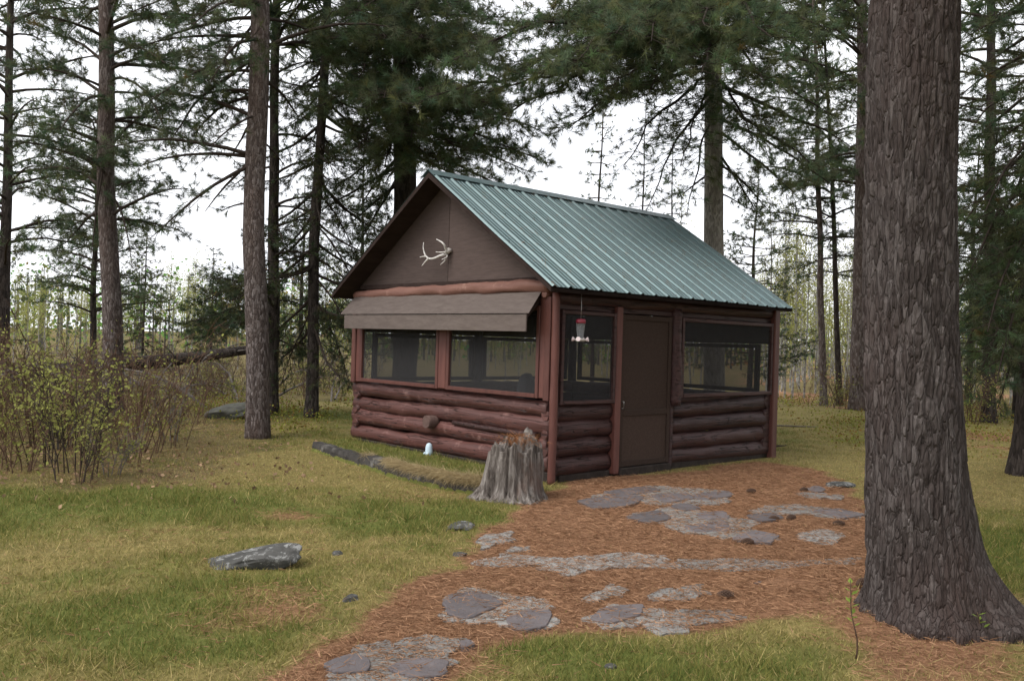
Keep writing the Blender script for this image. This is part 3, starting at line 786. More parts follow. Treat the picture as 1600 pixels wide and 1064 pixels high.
zb = .10 * sstep(-.06, .1, sd) - .08 * (sd < -.05) + .015 * fbm(Q, 1.2, 21, 3)
i = np.arange(59)[:, None] * 60; j = np.arange(59)[None]
mbed = MB().add(np.column_stack([Q, zb]), np.stack([i + j, i + j + 1, i + j + 61, i + j + 60], -1).reshape(-1, 4), np.tile((.0, .75, .1), (3600, 1)), True)
mbed.build('raised_bed', ground.data.materials[0], None, True, kind='structure')
def gz2(P):
    P = np.atleast_2d(P)[:, :2]
    s = poly_sd(P, bed_poly)
    return np.where(s > -.02, .10 * sstep(-.06, .1, s) + .015 * fbm(P, 1.2, 21, 3), gz(P))

# ------------------------------------------------------------------ rocks, stump, cones, small things
def rock(name, loc, size, seed, label, rz=0.0, tilt=0.0, group=None, mat='rock', rough=.22, wedge=0.0):
    bm = bmesh.new(); bmesh.ops.create_icosphere(bm, subdivisions=5, radius=1.0)
    me = bpy.data.meshes.new(name); bm.to_mesh(me); bm.free()
    n = len(me.vertices); V = np.zeros(n * 3); me.vertices.foreach_get('co', V); V = V.reshape(-1, 3)
    V = V * (1 + rough * fbm(V, .3, seed, 4) + .05 * fbm(V, 1.4, seed + 1, 3))[:, None]
    rp = np.random.default_rng(seed)
    for q in range(16):
        nr_ = unit(rp.normal(size=3) * np.array([1, 1, .8])); h_ = rp.uniform(.62, .9); ex = V @ nr_ - h_
        V = V - nr_ * (np.maximum(ex, 0) * .9)[:, None]
    V = V * (1 + .035 * fbm(V, 1.1, seed + 5, 4))[:, None]
    V[:, 2] = np.where(V[:, 2] > .55, .55 + (V[:, 2] - .55) * .35, V[:, 2])
    V[:, 2] *= 1 + wedge * V[:, 0]
    V *= np.array(size)
    c, s = math.cos(tilt), math.sin(tilt); V = np.stack([V[:, 0] * c - V[:, 2] * s, V[:, 1], V[:, 0] * s + V[:, 2] * c], 1)
    me.vertices.foreach_set('co', V.astype(np.float32).ravel()); me.polygons.foreach_set('use_smooth', np.ones(len(me.polygons), bool)); me.update()
    o = link(name, me, M[mat], label=label, cat='rock', group=group)
    o.location = [float(c_) for c_ in loc]; o.rotation_euler = (0, 0, rz)
    return o
p = Gt(392, 884); rock('rock', (p[0] - .03, p[1] + .03, p[2] + .03), (.41, .18, .075), 34, 'flat grey lichened rock lying on the lawn', .10, .17, wedge=.3)
p = Gt(722, 824); rock('rock', (p[0], p[1], p[2] + .01), (.15, .13, .05), 33, 'small pale rock half sunk in grass between stump and path', .3, .0)
p = Gt(526, 866); rock('rock', (p[0], p[1], p[2] + .0), (.05, .045, .04), 35, 'small dark stone on the lawn right of the flat rock', .3)
p = Gt(548, 936); rock('rock', (p[0], p[1], p[2] + .0), (.055, .05, .035), 37, 'small bluish stone in the grass left of the needle path', .9)
p = Gt(352, 655); rock('boulder', (p[0], p[1] + .3, p[2] + .08), (.62, .45, .26), 39, 'low grey boulder in the undergrowth behind the left pine', .2, .12, mat='rock_moss')
p = Gt(955, 1042); rock('rock', (p[0], p[1], p[2] + .0), (.04, .03, .02), 41, 'tiny pale stone in the foreground grass at bottom centre', .2)
p = Gt(740, 868); rock('rock', (p[0] - .1, p[1], p[2] + .0), (.07, .05, .03), 43, 'small grey stone at the left edge of the path', .2)
p = Gt(1350, 848); rock('rock', (p[0] + .9, p[1] + 3, 0.0), (.22, .15, .07), 45, 'low pale stone in the grass behind the big right pine', .5)

M['stump'] = None
k = NT('stump_wood')
mp = k.coords((1, 1, .14)); g1 = k.noise(mp, 16, 8, .75, .4); g2 = k.noise(k.coords((1, 1, .5)), 3.2, 5, .6)
c = k.ramp(g1.outputs['Fac'], [(.34, (.022, .017, .015)), (.48, (.12, .102, .09)), (.68, (.34, .31, .285))])
c = k.mix(k.ramp(g2.outputs['Fac'], [(.55, (0, 0, 0)), (.72, (.7, .7, .7))]).outputs[0], c.outputs[0], (.13, .06, .04, 1))
bb = k.bump(g1.outputs['Fac'], .9, .03)
M['stump'] = k.principled(c.outputs[0], .95, .1, normal=bb.outputs[0])
sp_ = Gt(800, 780)
st = empty('tree_stump', (sp_[0] + .02, sp_[1] + .10, 0), label='weathered grey tree stump at the cabin corner with needles on top', cat='stump')
ns, nr = 144, 34
th = np.linspace(0, 2 * np.pi, ns, endpoint=False); zz = np.linspace(-.06, 1, nr)
Tn = np.stack([np.cos(th), np.sin(th)], 1)
rim = .50 + .05 * fbm(Tn, .5, 51, 3) + .03 * np.sign(np.sin(th * 7 + 1)) * (np.abs(np.sin(th * 3.5)) > .4)
rim = rim + .10 * np.exp(-((np.angle(np.exp(1j * (th - 1.1)))) / .55) ** 2)          # the back stands higher
ridg = .045 * (1 - np.abs(np.sin(th * 5.5 + 1.8 * fbm(Tn, .5, 52, 3)))) ** 2 + .022 * np.abs(np.sin(th * 15 + 2 * fbm(Tn, .6, 53, 2)))
V = []
for z in zz:
    fl = .27 + .035 * (1 - max(z, 0)) + .07 * math.exp(-max(z, 0) / .12)
    spur = .13 * np.exp(-((np.angle(np.exp(1j * (th - 3.35)))) / .5) ** 2) * math.exp(-max(z, 0) / .35) + .06 * np.exp(-((np.angle(np.exp(1j * (th + 1.2)))) / .4) ** 2) * math.exp(-max(z, 0) / .2)
    r = fl + spur - ridg * (1.1 - .3 * z) + .012 * fbm(np.column_stack([Tn * .8, np.full(ns, z)]), 1.2, 54, 4)
    V.append(np.column_stack([Tn * r[:, None], z * rim if z > 0 else np.full(ns, z)]))
for f, dz in ((.86, .0), (.74, -.05), (.6, -.15), (.35, -.2), (.1, -.2)):
    V.append(np.column_stack([V[nr - 1][:, :2] * f, rim + dz + .015 * fbm(V[nr - 1][:, :2] * f, 3, 55, 3)]))
nrr = len(V); V = np.vstack(V); i = np.arange(nrr - 1)[:, None] * ns; j = np.arange(ns)[None]
b = MB().add(V, np.stack([i + j, i + (j + 1) % ns, i + ns + (j + 1) % ns, i + ns + j], -1).reshape(-1, 4), None, True)
b.build('stump_wood', M['stump'], st)
rng = np.random.default_rng(5)
# inner broken heartwood block and dead needles on the top
MB().tube([(.10, .02, .25), (.11, .03, .47), (.115, .035, .60)], [.13, .125, .10], 9, True, .35, 8).build('heartwood', M['stump'], st)
def needle_tris(pos, d, ln, w, rng, colr):
    d = unit(d); pr = unit(np.cross(d, unit(rng.normal(size=d.shape)))) * (w / 2)[:, None]
    V = np.stack([pos - pr, pos + pr, pos + d * ln[:, None]], 1).reshape(-1, 3)
    return V, np.arange(len(V)).reshape(-1, 3), np.repeat(colr, 3, 0)
n = 420
pos = np.column_stack([rng.normal(.04, .10, n), rng.normal(-.03, .08, n), rng.uniform(.55, .64, n)])
dd = np.column_stack([rng.normal(0, 1, n), rng.normal(-.3, 1, n), rng.normal(-.5, .7, n)])
cc = np.array([.25, .115, .055]) * rng.uniform(.5, 1.3, (n, 1))
MB().add(*needle_tris(pos, dd, rng.uniform(.05, .14, n), np.full(n, .004), rng, cc)).build('needle_tuft', M['litter'], st, True, kind='stuff')

# small pale ornament at the foot of the wall
p = on_front(670, 713, -.16); w = lw(p[0], -.16, 0)
k = NT('pale_blue'); M['pale_blue'] = k.principled((.50, .62, .70), .5, .4)
orn = empty('garden_ornament', (w[0], w[1], .10), -CA, label='small pale blue ornament standing at the foot of the log wall', cat='ornament')
lathe([(0, 0), (.05, 0), (.052, .02), (.046, .06), (.044, .10), (.034, .135), (.015, .15), (0, .152)], 14).build('body', M['pale_blue'], orn)
for s in (-1, 1): rounded(MB(), (s * .028, -.035, .02), (.022, .03, .02), 6, 2).build('foot', M['pale_blue'], orn)

# pine cones
k = NT('cone'); M['cone'] = k.principled((.085, .052, .037), .85, .2)
def cone_mesh():
    b = MB()
    lathe_b = lathe([(0, -.05), (.018, -.04), (.022, 0), (.014, .035), (0, .05)], 8); b.add(lathe_b.V[0], lathe_b.F[4][0], None, True)
    for r in range(9):
        z = -.045 + r * .0105; R = .034 * math.sin(math.pi * (r + 1.2) / 10.5) + .006
        for q in range(9):
            a = q * 2 * math.pi / 9 + r * .35; ca, sa = math.cos(a), math.sin(a); t = np.array([-sa, ca, 0]); o = np.array([ca, sa, 0])
            c0 = np.array([0, 0, z]); b.add([c0 + o * .01 - t * .004, c0 + o * .01 + t * .004, c0 + o * R + t * .009 + [0, 0, .012], c0 + o * R - t * .009 + [0, 0, .012], c0 + o * R * .9 + [0, 0, .002]], [(0, 1, 2, 3)]); b.extra([(0, 3, 4), (1, 4, 2), (3, 2, 4)])
    return b.mesh('cone_scales')
cm = cone_mesh()
for (px, py, rz, lab) in ((1133, 934, .4, 'dark pine cone on the needles in the foreground path'), (1310, 821, .2, 'pine cone lying near the left side of the big trunk'), (1208, 814, 1.2, 'pine cone between flagstones at the middle of the path'), (1173, 770, .8, 'pine cone on the needles in front of the right cabin window'),
                         (1255, 768, 2.0, 'pine cone beside the small flagstone near the far path edge'), (1167, 850, .1, 'flat dark pine cone just below the flagstone cluster'), (1235, 812, 1.9, 'small pine cone left of the big trunk, second from it'), (1346, 916, 2.5, 'pine cone touching the base of the big trunk')):
    p = Gt(px, py)
    o = link('pine_cone', cm, M['cone'], label=lab, cat='pine cone', group='pine cones on the path'); o.location = (p[0], p[1], p[2] + .022); o.rotation_euler = (1.5, .1, 1.1 + .45 * rz); o.scale = (.75, .75, 1.05)

# ------------------------------------------------------------------ grass, needles: what nobody could count
rng = np.random.default_rng(77)
n = 880000
yy = 3.2 + (19 - 3.2) * rng.random(n) ** 1.35
xx = (rng.random(n) * 2 - 1) * (.62 * yy + 1.2)
dens = np.clip((6.0 / yy) ** 1.0, 0, 1) * (xx * 0 + 1)
keep = rng.random(n) < np.clip(dens * (.62 * yy + 1.2) / 7.0 * .9, 0, 1)
Pg = np.stack([xx, yy], 1)[keep]
cl = cab_local(Pg); ok = ~((cl[:, 0] > -CW - .02) & (cl[:, 0] < .02) & (cl[:, 1] > -.0) & (cl[:, 1] < CL + .02))
Pg = Pg[ok]
onst = np.zeros(len(Pg))
for Q_, wgt in STONES:
    ib = np.where((Pg[:, 0] > Q_[:, 0].min() - .05) & (Pg[:, 0] < Q_[:, 0].max() + .05) & (Pg[:, 1] > Q_[:, 1].min() - .05) & (Pg[:, 1] < Q_[:, 1].max() + .05))[0]
    if len(ib): onst[ib] = np.maximum(onst[ib], wgt * sstep(-.02, .16, poly_sd(Pg[ib], Q_) + .09 * fbm(Pg[ib], 1.6, 63, 3)))
lit, lush, dark = masks(Pg)
sbed = poly_sd(Pg, bed_poly) > 0.0
lush = np.where(sbed, np.maximum(lush, .7), lush); lit = np.where(sbed, lit * .1, lit); dark = np.where(sbed, 0, dark)
r1 = rng.random(len(Pg))
isgrass = (r1 < (1 - lit) * (1 - .55 * dark) * .92 + .015) & (onst < .05)
isneed = ~isgrass & (rng.random(len(Pg)) < (.25 + .75 * lit) * (1 - onst)) 
# grass blades
B = Pg[isgrass]; lu = lush[isgrass]; da = dark[isgrass]; m = len(B)
cl_n = fbm(B, 1.4, 61, 3)
hgt = (.020 + .032 * lu * np.clip(.6 + .6 * cl_n, .1, 1.6) + .015 * rng.random(m)) * rng.uniform(.6, 1.3, m)
hgt = hgt * (1 + 1.3 * sstep(.35, .9, fbm(B, .8, 64, 3)) * lu)
tall = rng.random(m) < .003; hgt = np.where(tall, hgt + rng.uniform(.03, .09, m), hgt)
wid = rng.uniform(.0028, .0055, m) * (1 + .05 * B[:, 1])
green = np.array([.105, .138, .036]); dry = np.array([.38, .30, .135]); mid = np.array([.22, .20, .060])
f = np.clip(lu * .9 + rng.normal(0, .33, m), 0, 1)[:, None]
cg = np.where(f > .5, mid + (green - mid) * (f - .5) * 2, dry + (mid - dry) * f * 2) * rng.uniform(.7, 1.25, (m, 1))
cg = np.where(tall[:, None], dry * 1.1, cg)
lean = rng.normal(0, 1, (m, 2)) * np.where(f[:, 0] < .45, 1.1, .55)[:, None]
dv = np.column_stack([lean, np.ones(m)])
base = np.column_stack([B, gz2(B) - .004])
gb = MB().add(*needle_tris(base, dv, hgt * 1.15, wid, rng, cg))
gb.build('lawn_grass', M['grass'], None, True, label='patchy short grass, green and straw coloured, covering the lawn', cat='grass', kind='stuff')
# fallen needles
B = Pg[isneed]; m = len(B); ln = rng.uniform(.05, .10, m); wd = rng.uniform(.0022, .004, m) * (1 + .06 * B[:, 1])
a = rng.random(m) * 6.283
dv = np.column_stack([np.cos(a), np.sin(a), rng.normal(.05, .16, m)])
tone = rng.random((m, 1))
cn = (np.array([.19, .098, .054]) * (1 - tone) + np.array([.50, .295, .175]) * tone) * rng.uniform(.75, 1.2, (m, 1))
base = np.column_stack([B, gz2(B) + rng.uniform(.004, .018, m) + .02 * onst[isneed]])
MB().add(*needle_tris(base, dv, ln, wd, rng, cn)).build('needle_litter', M['litter'], None, True, label='orange brown fallen pine needles carpeting the path', cat='needles', kind='stuff')
# straw hanging over the bed timbers
n = 11000; t_ = rng.random(n) ** .75; E_ = np.array([e1, e2, e3, e4]); s_ = t_ * 2.9 + .05; s_ = np.clip(s_, 0, 2.99)
ii = s_.astype(int); fr = (s_ - ii)[:, None]; Pb = E_[ii] * (1 - fr) + E_[ii + 1] * fr
outd = np.array([-.75, -.66]); Pb = Pb - outd * (.16 * rng.random((n, 1)) - .01)
dens_ = fbm(Pb, .9, 91, 2) + .55 * sstep(.2, .5, s_ / 3) > rng.random(n) * .8 - .1
Pb = Pb[dens_]; m = len(Pb); t2 = rng.random((m, 1))
dv = np.column_stack([outd[0] + rng.normal(0, .7, m), outd[1] + rng.normal(0, .7, m), rng.normal(-.35, .5, m)])
cst = (np.array([.42, .32, .17]) * t2 + np.array([.55, .45, .27]) * (1 - t2)) * rng.uniform(.7, 1.15, (m, 1))
MB().add(*needle_tris(np.column_stack([Pb, np.where(poly_sd(Pb, bed_poly) > .15, .11, .135) + .04 * rng.random(m)]), dv, rng.uniform(.06, .17, m), np.full(m, .005), rng, cst)).build('dry_grass', M['grass'], None, True, label='straw coloured dead grass flopping over the bed timbers', cat='grass', kind='stuff')

# ------------------------------------------------------------------ trees
class Fol:
    def __init__(s): s.p0 = []; s.p1 = []; s.r0 = []; s.r1 = []; s.tp = []; s.td = []; s.ts = []; s.thick = MB(); s.has = False
    def seg(s, P, R):
        P = np.asarray(P); s.p0.append(P[:-1]); s.p1.append(P[1:]); s.r0.append(R[:-1]); s.r1.append(R[1:])
UP = np.array([0, 0, 1.0])
def limb(F, a, b, rng, r=.03, sag=.15, step=.17, width=.5, tuft=1.0, t0=.22, droop=0.0, tstep=.095, bare=False, size=1.0, sub=True):
    a = np.asarray(a, float); b = np.asarray(b, float); L = np.linalg.norm(b - a); n = max(6, int(L / .3))
    t = np.linspace(0, 1, n)
    P = a + (b - a) * t[:, None] + UP * (sag * L * (4 * t * (1 - t)) * .5)[:, None]
    ph = rng.uniform(0, 6.283, (3, 2)); fr = rng.uniform(.6, 1.6, (3, 2))
    mean = np.stack([np.sin(t * L * fr[q, 0] * 2 + ph[q, 0]) - math.sin(ph[q, 0]) + .5 * np.sin(t * L * fr[q, 1] * 5 + ph[q, 1]) for q in range(3)], 1)
    P = P + mean * (.035 * L * t * (1.15 - t))[:, None]
    R = r * (1 - t) ** .8 + .006
    F.thick.tube(P, R, 6, False); F.has = True
    T = unit(np.gradient(P, axis=0))
    m = max(2, int(L * (1 - t0) / step * 2)); q = np.arange(m)
    tt = np.minimum(t0 + (1 - t0) * (q + rng.random(m) * .8) / m, .99)
    p = np.stack([np.interp(tt, t, P[:, c]) for c in range(3)], 1); d = unit(np.stack([np.interp(tt, t, T[:, c]) for c in range(3)], 1))
    lat = unit(np.cross(d, UP)) * np.where(q % 2, 1, -1)[:, None]
    sd = unit(d * rng.uniform(.35, .9, (m, 1)) + lat * rng.uniform(.5, 1.0, (m, 1)) + UP * (rng.uniform(-.35, .35, (m, 1)) - droop))
    l = (.22 + width * min(L, 4.5) * .5 * (1.05 - tt) ** .8) * rng.uniform(.55, 1.25, m)
    u_ = np.linspace(0, 1, 4)
    bend = UP * rng.uniform(-.15, .25, (m, 1)) + rng.normal(0, .15, (m, 3))
    S = p[:, None] + sd[:, None] * (l[:, None] * u_)[..., None] + bend[:, None] * (l[:, None] * u_ ** 2)[..., None]
    Rr = np.maximum(.004, .007 * l + .003)[:, None] * (1 - u_) + .0028 * u_
    F.p0.append(S[:, :-1].reshape(-1, 3)); F.p1.append(S[:, 1:].reshape(-1, 3)); F.r0.append(Rr[:, :-1].ravel()); F.r1.append(Rr[:, 1:].ravel())
    live = np.ones(m, bool) if not bare else rng.random(m) > .8
    mt = np.where(live, np.maximum(2, (l / tstep).astype(int)), 0)
    ix = np.repeat(q, mt)
    if len(ix) == 0: return
    off = np.arange(len(ix)) - np.repeat(np.cumsum(mt) - mt, mt)
    uu_ = np.clip(.22 + .8 * (off + rng.random(len(ix))) / mt[ix], 0, 1)
    Q = p[ix] + sd[ix] * (l[ix] * uu_)[:, None] + bend[ix] * (l[ix] * uu_ ** 2)[:, None]
    td = unit(sd[ix] + bend[ix] * 1.2 + rng.normal(0, .62, (len(ix), 3)))
    E_ = Q + td * rng.uniform(.05, .2, len(ix))[:, None]
    kp = rng.random(len(ix)) < tuft
    if sub:
        z = kp | (rng.random(len(ix)) < .4)
        F.p0.append(Q[z]); F.p1.append(E_[z]); F.r0.append(np.full(z.sum(), .0032)); F.r1.append(np.full(z.sum(), .002))
    F.tp.append(E_[kp]); F.td.append(td[kp]); F.ts.append(np.full(kp.sum(), size))
def foliage_mesh(F, name, rng, nn=16, ln=.10, w=.005, spread=.62, tint=(.55, 1.35)):
    tp = np.vstack(F.tp); td = np.vstack(F.td); ts = np.concatenate(F.ts); m = len(tp)
    pos = np.repeat(tp, nn, 0); d = np.repeat(td, nn, 0); s = np.repeat(ts, nn)
    dv = unit(d * .75 + rng.normal(0, spread, d.shape))
    pos = pos - d * (rng.random(len(pos)) * .07 * s)[:, None]
    c = rng.uniform(*tint, (m, 1)) * np.array([[1, 1, 1]]) ; c[:, 0] *= rng.uniform(.8, 1.25, m); c[:, 2] *= rng.uniform(.8, 1.3, m)
    dead = rng.random(m) < .005; c[dead] = np.array([1.8, 1.0, .8])
    V, Fc, C_ = needle_tris(pos, dv, ln * s * rng.uniform(.65, 1.15, len(pos)), w * s * rng.uniform(.7, 1.2, len(pos)), rng, np.repeat(c, nn, 0))
    b = MB().add(V, Fc, C_)
    return b.mesh(name, True)
def twig_mesh(F, name):
    b = F.thick
    b.segs(np.vstack(F.p0), np.vstack(F.p1), np.concatenate(F.r0), np.concatenate(F.r1))
    return b.mesh(name)

def trunk_mesh(H, r0, axis, seed, sides=20, step=.25, flare=.35, rtop=.25):
    n = int(H / step) + 1; z = np.linspace(-.15, H, n)
    P = axis(z)
    r = r0 * (1 - (1 - rtop) * np.clip(z, 0, H) / H) + r0 * flare * np.exp(-np.clip(z, 0, 9) / .18)
    return MB().tube(P, r, sides, True, .055, seed)
class Pine:
    def __init__(s, name, base, top_px, r0, H, label, bark, needle, cat='tree', group=None, seed=1, depth=None):
        if depth is None: b = Gt(*base); 
        else:
            b = D(*base, depth); b[2] = gz1(b[0], b[1])
        s.b = b; s.d = b[1]; s.H = H; s.r0 = r0; s.seed = seed; s.rng = np.random.default_rng(seed)
        tp = D(*top_px, s.d)
        s.slope = (tp - b)[:2] / (tp[2] - b[2])
        s.root = empty(name, b, label=label, cat=cat, group=group)
        s.F = Fol(); s.bark = bark; s.needle = needle
    def axis(s, z):
        z = np.asarray(z, float)
        w = .012 * np.stack([fbm(z[:, None], .12, s.seed + 3, 2), fbm(z[:, None], .12, s.seed + 4, 2)], 1) * np.clip(z, 0, 3)[:, None]
        return np.column_stack([s.slope[0] * z + w[:, 0], s.slope[1] * z + w[:, 1], z])
    def at(s, py):                          # trunk point at an image row
        zc = (CAM_H + (545 - py) / F_PX * s.d)
        for _ in range(3):
            p = s.axis(np.array([zc]))[0] + s.b
            d = ray(800 + (p[0] / p[1]) * F_PX, py); zc = CAM_H + d[2] / d[1] * p[1] - s.b[2]
        return s.axis(np.array([zc]))[0]
    def limb_px(s, py, end, dd, **kw):
        e = D(end[0], end[1], s.d + dd) - s.b
        limb(s.F, s.at(py), e, s.rng, **kw)
    def auto(s, z0, z1, every, Lr, el, az=None, n_per=2, **kw):
        z = z0
        while z < z1:
            for q in range(n_per):
                a = s.rng.uniform(0, 6.283) if az is None else s.rng.uniform(*az)
                L = s.rng.uniform(*Lr); e = math.radians(s.rng.uniform(*el))
                p = s.axis(np.array([z + s.rng.uniform(-.1, .1)]))[0]
                limb(s.F, p, p + L * np.array([math.cos(a) * math.cos(e), math.sin(a) * math.cos(e), math.sin(e)]), s.rng, r=kw.get('r', .012 + .008 * L), **{k_: v for k_, v in kw.items() if k_ != 'r'})
            z += every * s.rng.uniform(.7, 1.3)
    def crown_top(s, z0, Lr, size=4.5, n=None):   # the upper crown, above the picture: larger sprays
        z = z0
        while z < s.H - .5:
            f = 1 - .75 * (z - z0) / max(s.H - z0, 1)
            for q in range(3):
                a = s.rng.uniform(0, 6.283); L = s.rng.uniform(*Lr) * f; e = math.radians(s.rng.uniform(0, 25))
                p = s.axis(np.array([z]))[0]
                limb(s.F, p, p + L * np.array([math.cos(a) * math.cos(e), math.sin(a) * math.cos(e), math.sin(e)]), s.rng, r=.03, step=.5, tstep=.45, size=size, sub=False)
            z += .9
    def done(s, trunk=None, nn=16, ln=.10, w=.005, spread=.62, sides=20, flare=.35, tint=(.55, 1.35), rtop=.3):
        t = (trunk or trunk_mesh(s.H, s.r0, s.axis, s.seed, sides, flare=flare, rtop=rtop)).build('trunk', M[s.bark], s.root)
        if s.F.has:
            link('branchwork', twig_mesh(s.F, 'branchwork'), M['twig'], s.root, kind='stuff')
            link('crown', foliage_mesh(s.F, 'crown', s.rng, nn, ln, w, spread, tint), M[s.needle], s.root)
        return s.root

# 1. the big white pine at the right, with plated bark in relief
bt = Pine('white_pine', (1431, 955), (1434, 5), .252, 17, 'huge dark barked pine trunk in the right foreground beside the path', 'bark_big', 'needle_white', seed=11)
def big_trunk():
    ns, Hh = 330, 4.6
    z = np.linspace(-.25, Hh, 340); th = np.linspace(0, 2 * np.pi, ns, endpoint=False)
    TH, ZZ = np.meshgrid(th, z); rs = np.random.RandomState(3)
    def vn(cells, hz, sh=0.0):               # smooth lattice noise, stretched up the trunk, seamless round it
        T_ = rs.rand(cells, 256); gu = TH / (2 * np.pi) * cells + sh; gv = ZZ / hz + 8
        iu = np.floor(gu).astype(int); iv = np.floor(gv).astype(int); fu = gu - iu; fv = gv - iv
        fu = fu * fu * (3 - 2 * fu); fv = fv * fv * (3 - 2 * fv); A = iu % cells; B_ = (iu + 1) % cells
        return (T_[A, iv] * (1 - fu) + T_[B_, iv] * fu) * (1 - fv) + (T_[A, iv + 1] * (1 - fu) + T_[B_, iv + 1] * fu) * fv
    sway = 1.2 * (vn(8, .3) - .5)
    n1 = vn(38, .22, sway); n2 = vn(76, .09, sway * 2); n3 = vn(110, .035)
    plate = sstep(.01, .20, np.abs(n1 - .5)) * .7 + sstep(.0, .18, np.abs(n2 - .5)) * .45 + .25 * (n3 - .5)
    rough = (n1 - .5) * 2
    r = bt.r0 * (1 - .055 * ZZ / 4) - .016 + plate * .016 + .012 * (vn(16, .15) - .5)
    zc = np.clip(ZZ, 0, 9)
    r = r * (1 + .05 * np.sin(TH * 3 + .6) + .03 * np.sin(TH * 5))
    fl = np.exp(-zc / .30); ang = lambda c: np.angle(np.exp(1j * (TH - c)))
    r = r + fl * (.30 * np.exp(-(ang(-.25) / .55) ** 2) + + .06 * np.exp(-(ang(-1.5) / .5) ** 2) + .16 * np.exp(-(ang(1.3) / .5) ** 2))
    r = r + .035 * np.exp(-zc / .5) * (1 + np.cos(TH + .3)) + .045 * np.exp(-zc / .08) * (1 + .6 * rough)
    ax = bt.axis(z)
    V = np.stack([ax[:, None, 0] + r * np.cos(TH), ax[:, None, 1] + r * np.sin(TH), ZZ], -1).reshape(-1, 3)
    n = len(z); i = np.arange(n - 1)[:, None] * ns; j = np.arange(ns)[None]
    b = MB().add(V, np.stack([i + j, i + (j + 1) % ns, i + ns + (j + 1) % ns, i + ns + j], -1).reshape(-1, 4), None, True)
    zt = np.linspace(Hh - .02, bt.H, 40)
    b.tube(bt.axis(zt), bt.r0 * (1 - .055 * zt / 4) * np.linspace(1, .45, 40), 24, True, .05, 3)
    return b
bt.auto(4.9, 8.5, .35, (2.2, 4.4), (0, 20), n_per=3, step=.3, tstep=.2, size=2.0, r=.05)
bt.crown_top(8.5, (2.5, 4.0))
bt.done(big_trunk(), nn=10, w=.009, ln=.12)

# 2. red pines on the left
p2 = Pine('red_pine', (176, 648), (166, 10), .19, 17, 'grey red pine trunk rising out of the thicket at far left', 'bark_red', 'needle_red', seed=22)
for (py, e, dd) in ((60, (30, 20), -1.5), (40, (290, 30), -1), (150, (20, 110), 1), (150, (90, 205), -2), (230, (40, 190), -1), (235, (275, 160), 2), (300, (60, 265), 1.2), (90, (260, 100), -2), (10, (100, 60), 2), (330, (100, 380), 1), (10, (330, -40), -1), (5, (20, -50), 0)):
    p2.limb_px(py, e, dd, r=.028, tuft=.9, step=.17, width=.42, size=1.15, tstep=.09)
for (py, e, dd) in ((128, (275, 258), -1.5), (240, (150, 330), -1.0), (300, (205, 420), -1), (235, (142, 400), -.8)):
    p2.limb_px(py, e, dd, r=.024, bare=True, step=.4, width=.25, sag=.35)
p2.auto(3.6, 6.6, .5, (1.2, 2.4), (-12, 15), n_per=2, tuft=.9, step=.17, tstep=.09, size=1.1)
p2.auto(6.5, 10, .6, (1.5, 3), (-5, 30), tuft=.7, step=.3, tstep=.2, size=2)
p2.crown_top(10, (2, 3)); p2.done(nn=34, ln=.13, w=.0070, spread=.8, flare=.2)

p3 = Pine('red_pine', (402, 684), (403, 5), .178, 18, 'tall pinkish grey pine trunk standing left of the cabin', 'bark_red', 'needle_red', seed=33)
for (py, e, dd) in ((28, (235, 70), -.5), (85, (225, 165), -1.0), (85, (260, 230), .8), (20, (250, -20), 0), (150, (300, 215), 1.2), (5, (300, 40), -2), (60, (330, 130), -1.6), (-10, (200, 20), .6), (30, (500, 60), .8), (120, (470, 190), 1)):
    p3.limb_px(py, e, dd, r=.026, tuft=.9, step=.16, width=.46, size=1.1, tstep=.085)
p3.limb_px(255, (235, 372), -.8, r=.03, tuft=.7, step=.2, width=.42, sag=.1, t0=.4)
p3.limb_px(245, (320, 330), .6, r=.022, bare=True, step=.25, width=.35, sag=.1)
for (py, e, dd) in ((180, (330, 230), -1), (320, (345, 330), .5), (215, (445, 260), .3)): p3.limb_px(py, e, dd, r=.014, bare=True, step=.25, width=.4)
p3.auto(4.2, 6.6, .45, (1.0, 2.4), (-20, 12), az=(2.0, 4.6), n_per=2, tuft=.85, step=.17, tstep=.09, size=1.05)
p3.auto(5.8, 9, .6, (1.5, 3), (-5, 30), tuft=.7, step=.3, tstep=.2, size=2)
p3.crown_top(9, (2, 3)); p3.done(nn=34, ln=.12, w=.0064, spread=.75, flare=.12)

p4 = Pine('red_pine', (424, 648), (432, 5), .12, 14, 'slim dark trunk just behind the left pine', 'bark_dark', 'needle_red', seed=44)
p4.limb_px(480, (290, 505), -.5, r=.02, tuft=.9, step=.14, width=.5); p4.limb_px(500, (300, 540), .8, r=.02, tuft=.9, step=.14, width=.5); p4.limb_px(470, (360, 470), 1.0, r=.018, tuft=.9, step=.14, width=.5)
p4.limb_px(520, (330, 500), 1.6, r=.018, tuft=.9, step=.14, width=.5); p4.limb_px(420, (330, 470), -.6, r=.016, tuft=.8, step=.16)
for (py, e, dd) in ((450, (300, 480), 1.5), (490, (340, 525), -1.2), (510, (290, 530), 2.2), (440, (350, 440), -1), (530, (480, 560), .8), (470, (500, 500), 1.5)): p4.limb_px(py, e, dd, r=.016, tuft=.95, step=.12, width=.55)
p4.auto(2.0, 6.5, .55, (.8, 1.8), (-25, 15), tuft=.6, step=.2, n_per=2); p4.crown_top(7, (1.5, 2.5)); p4.done(nn=28, ln=.12, w=.0085)

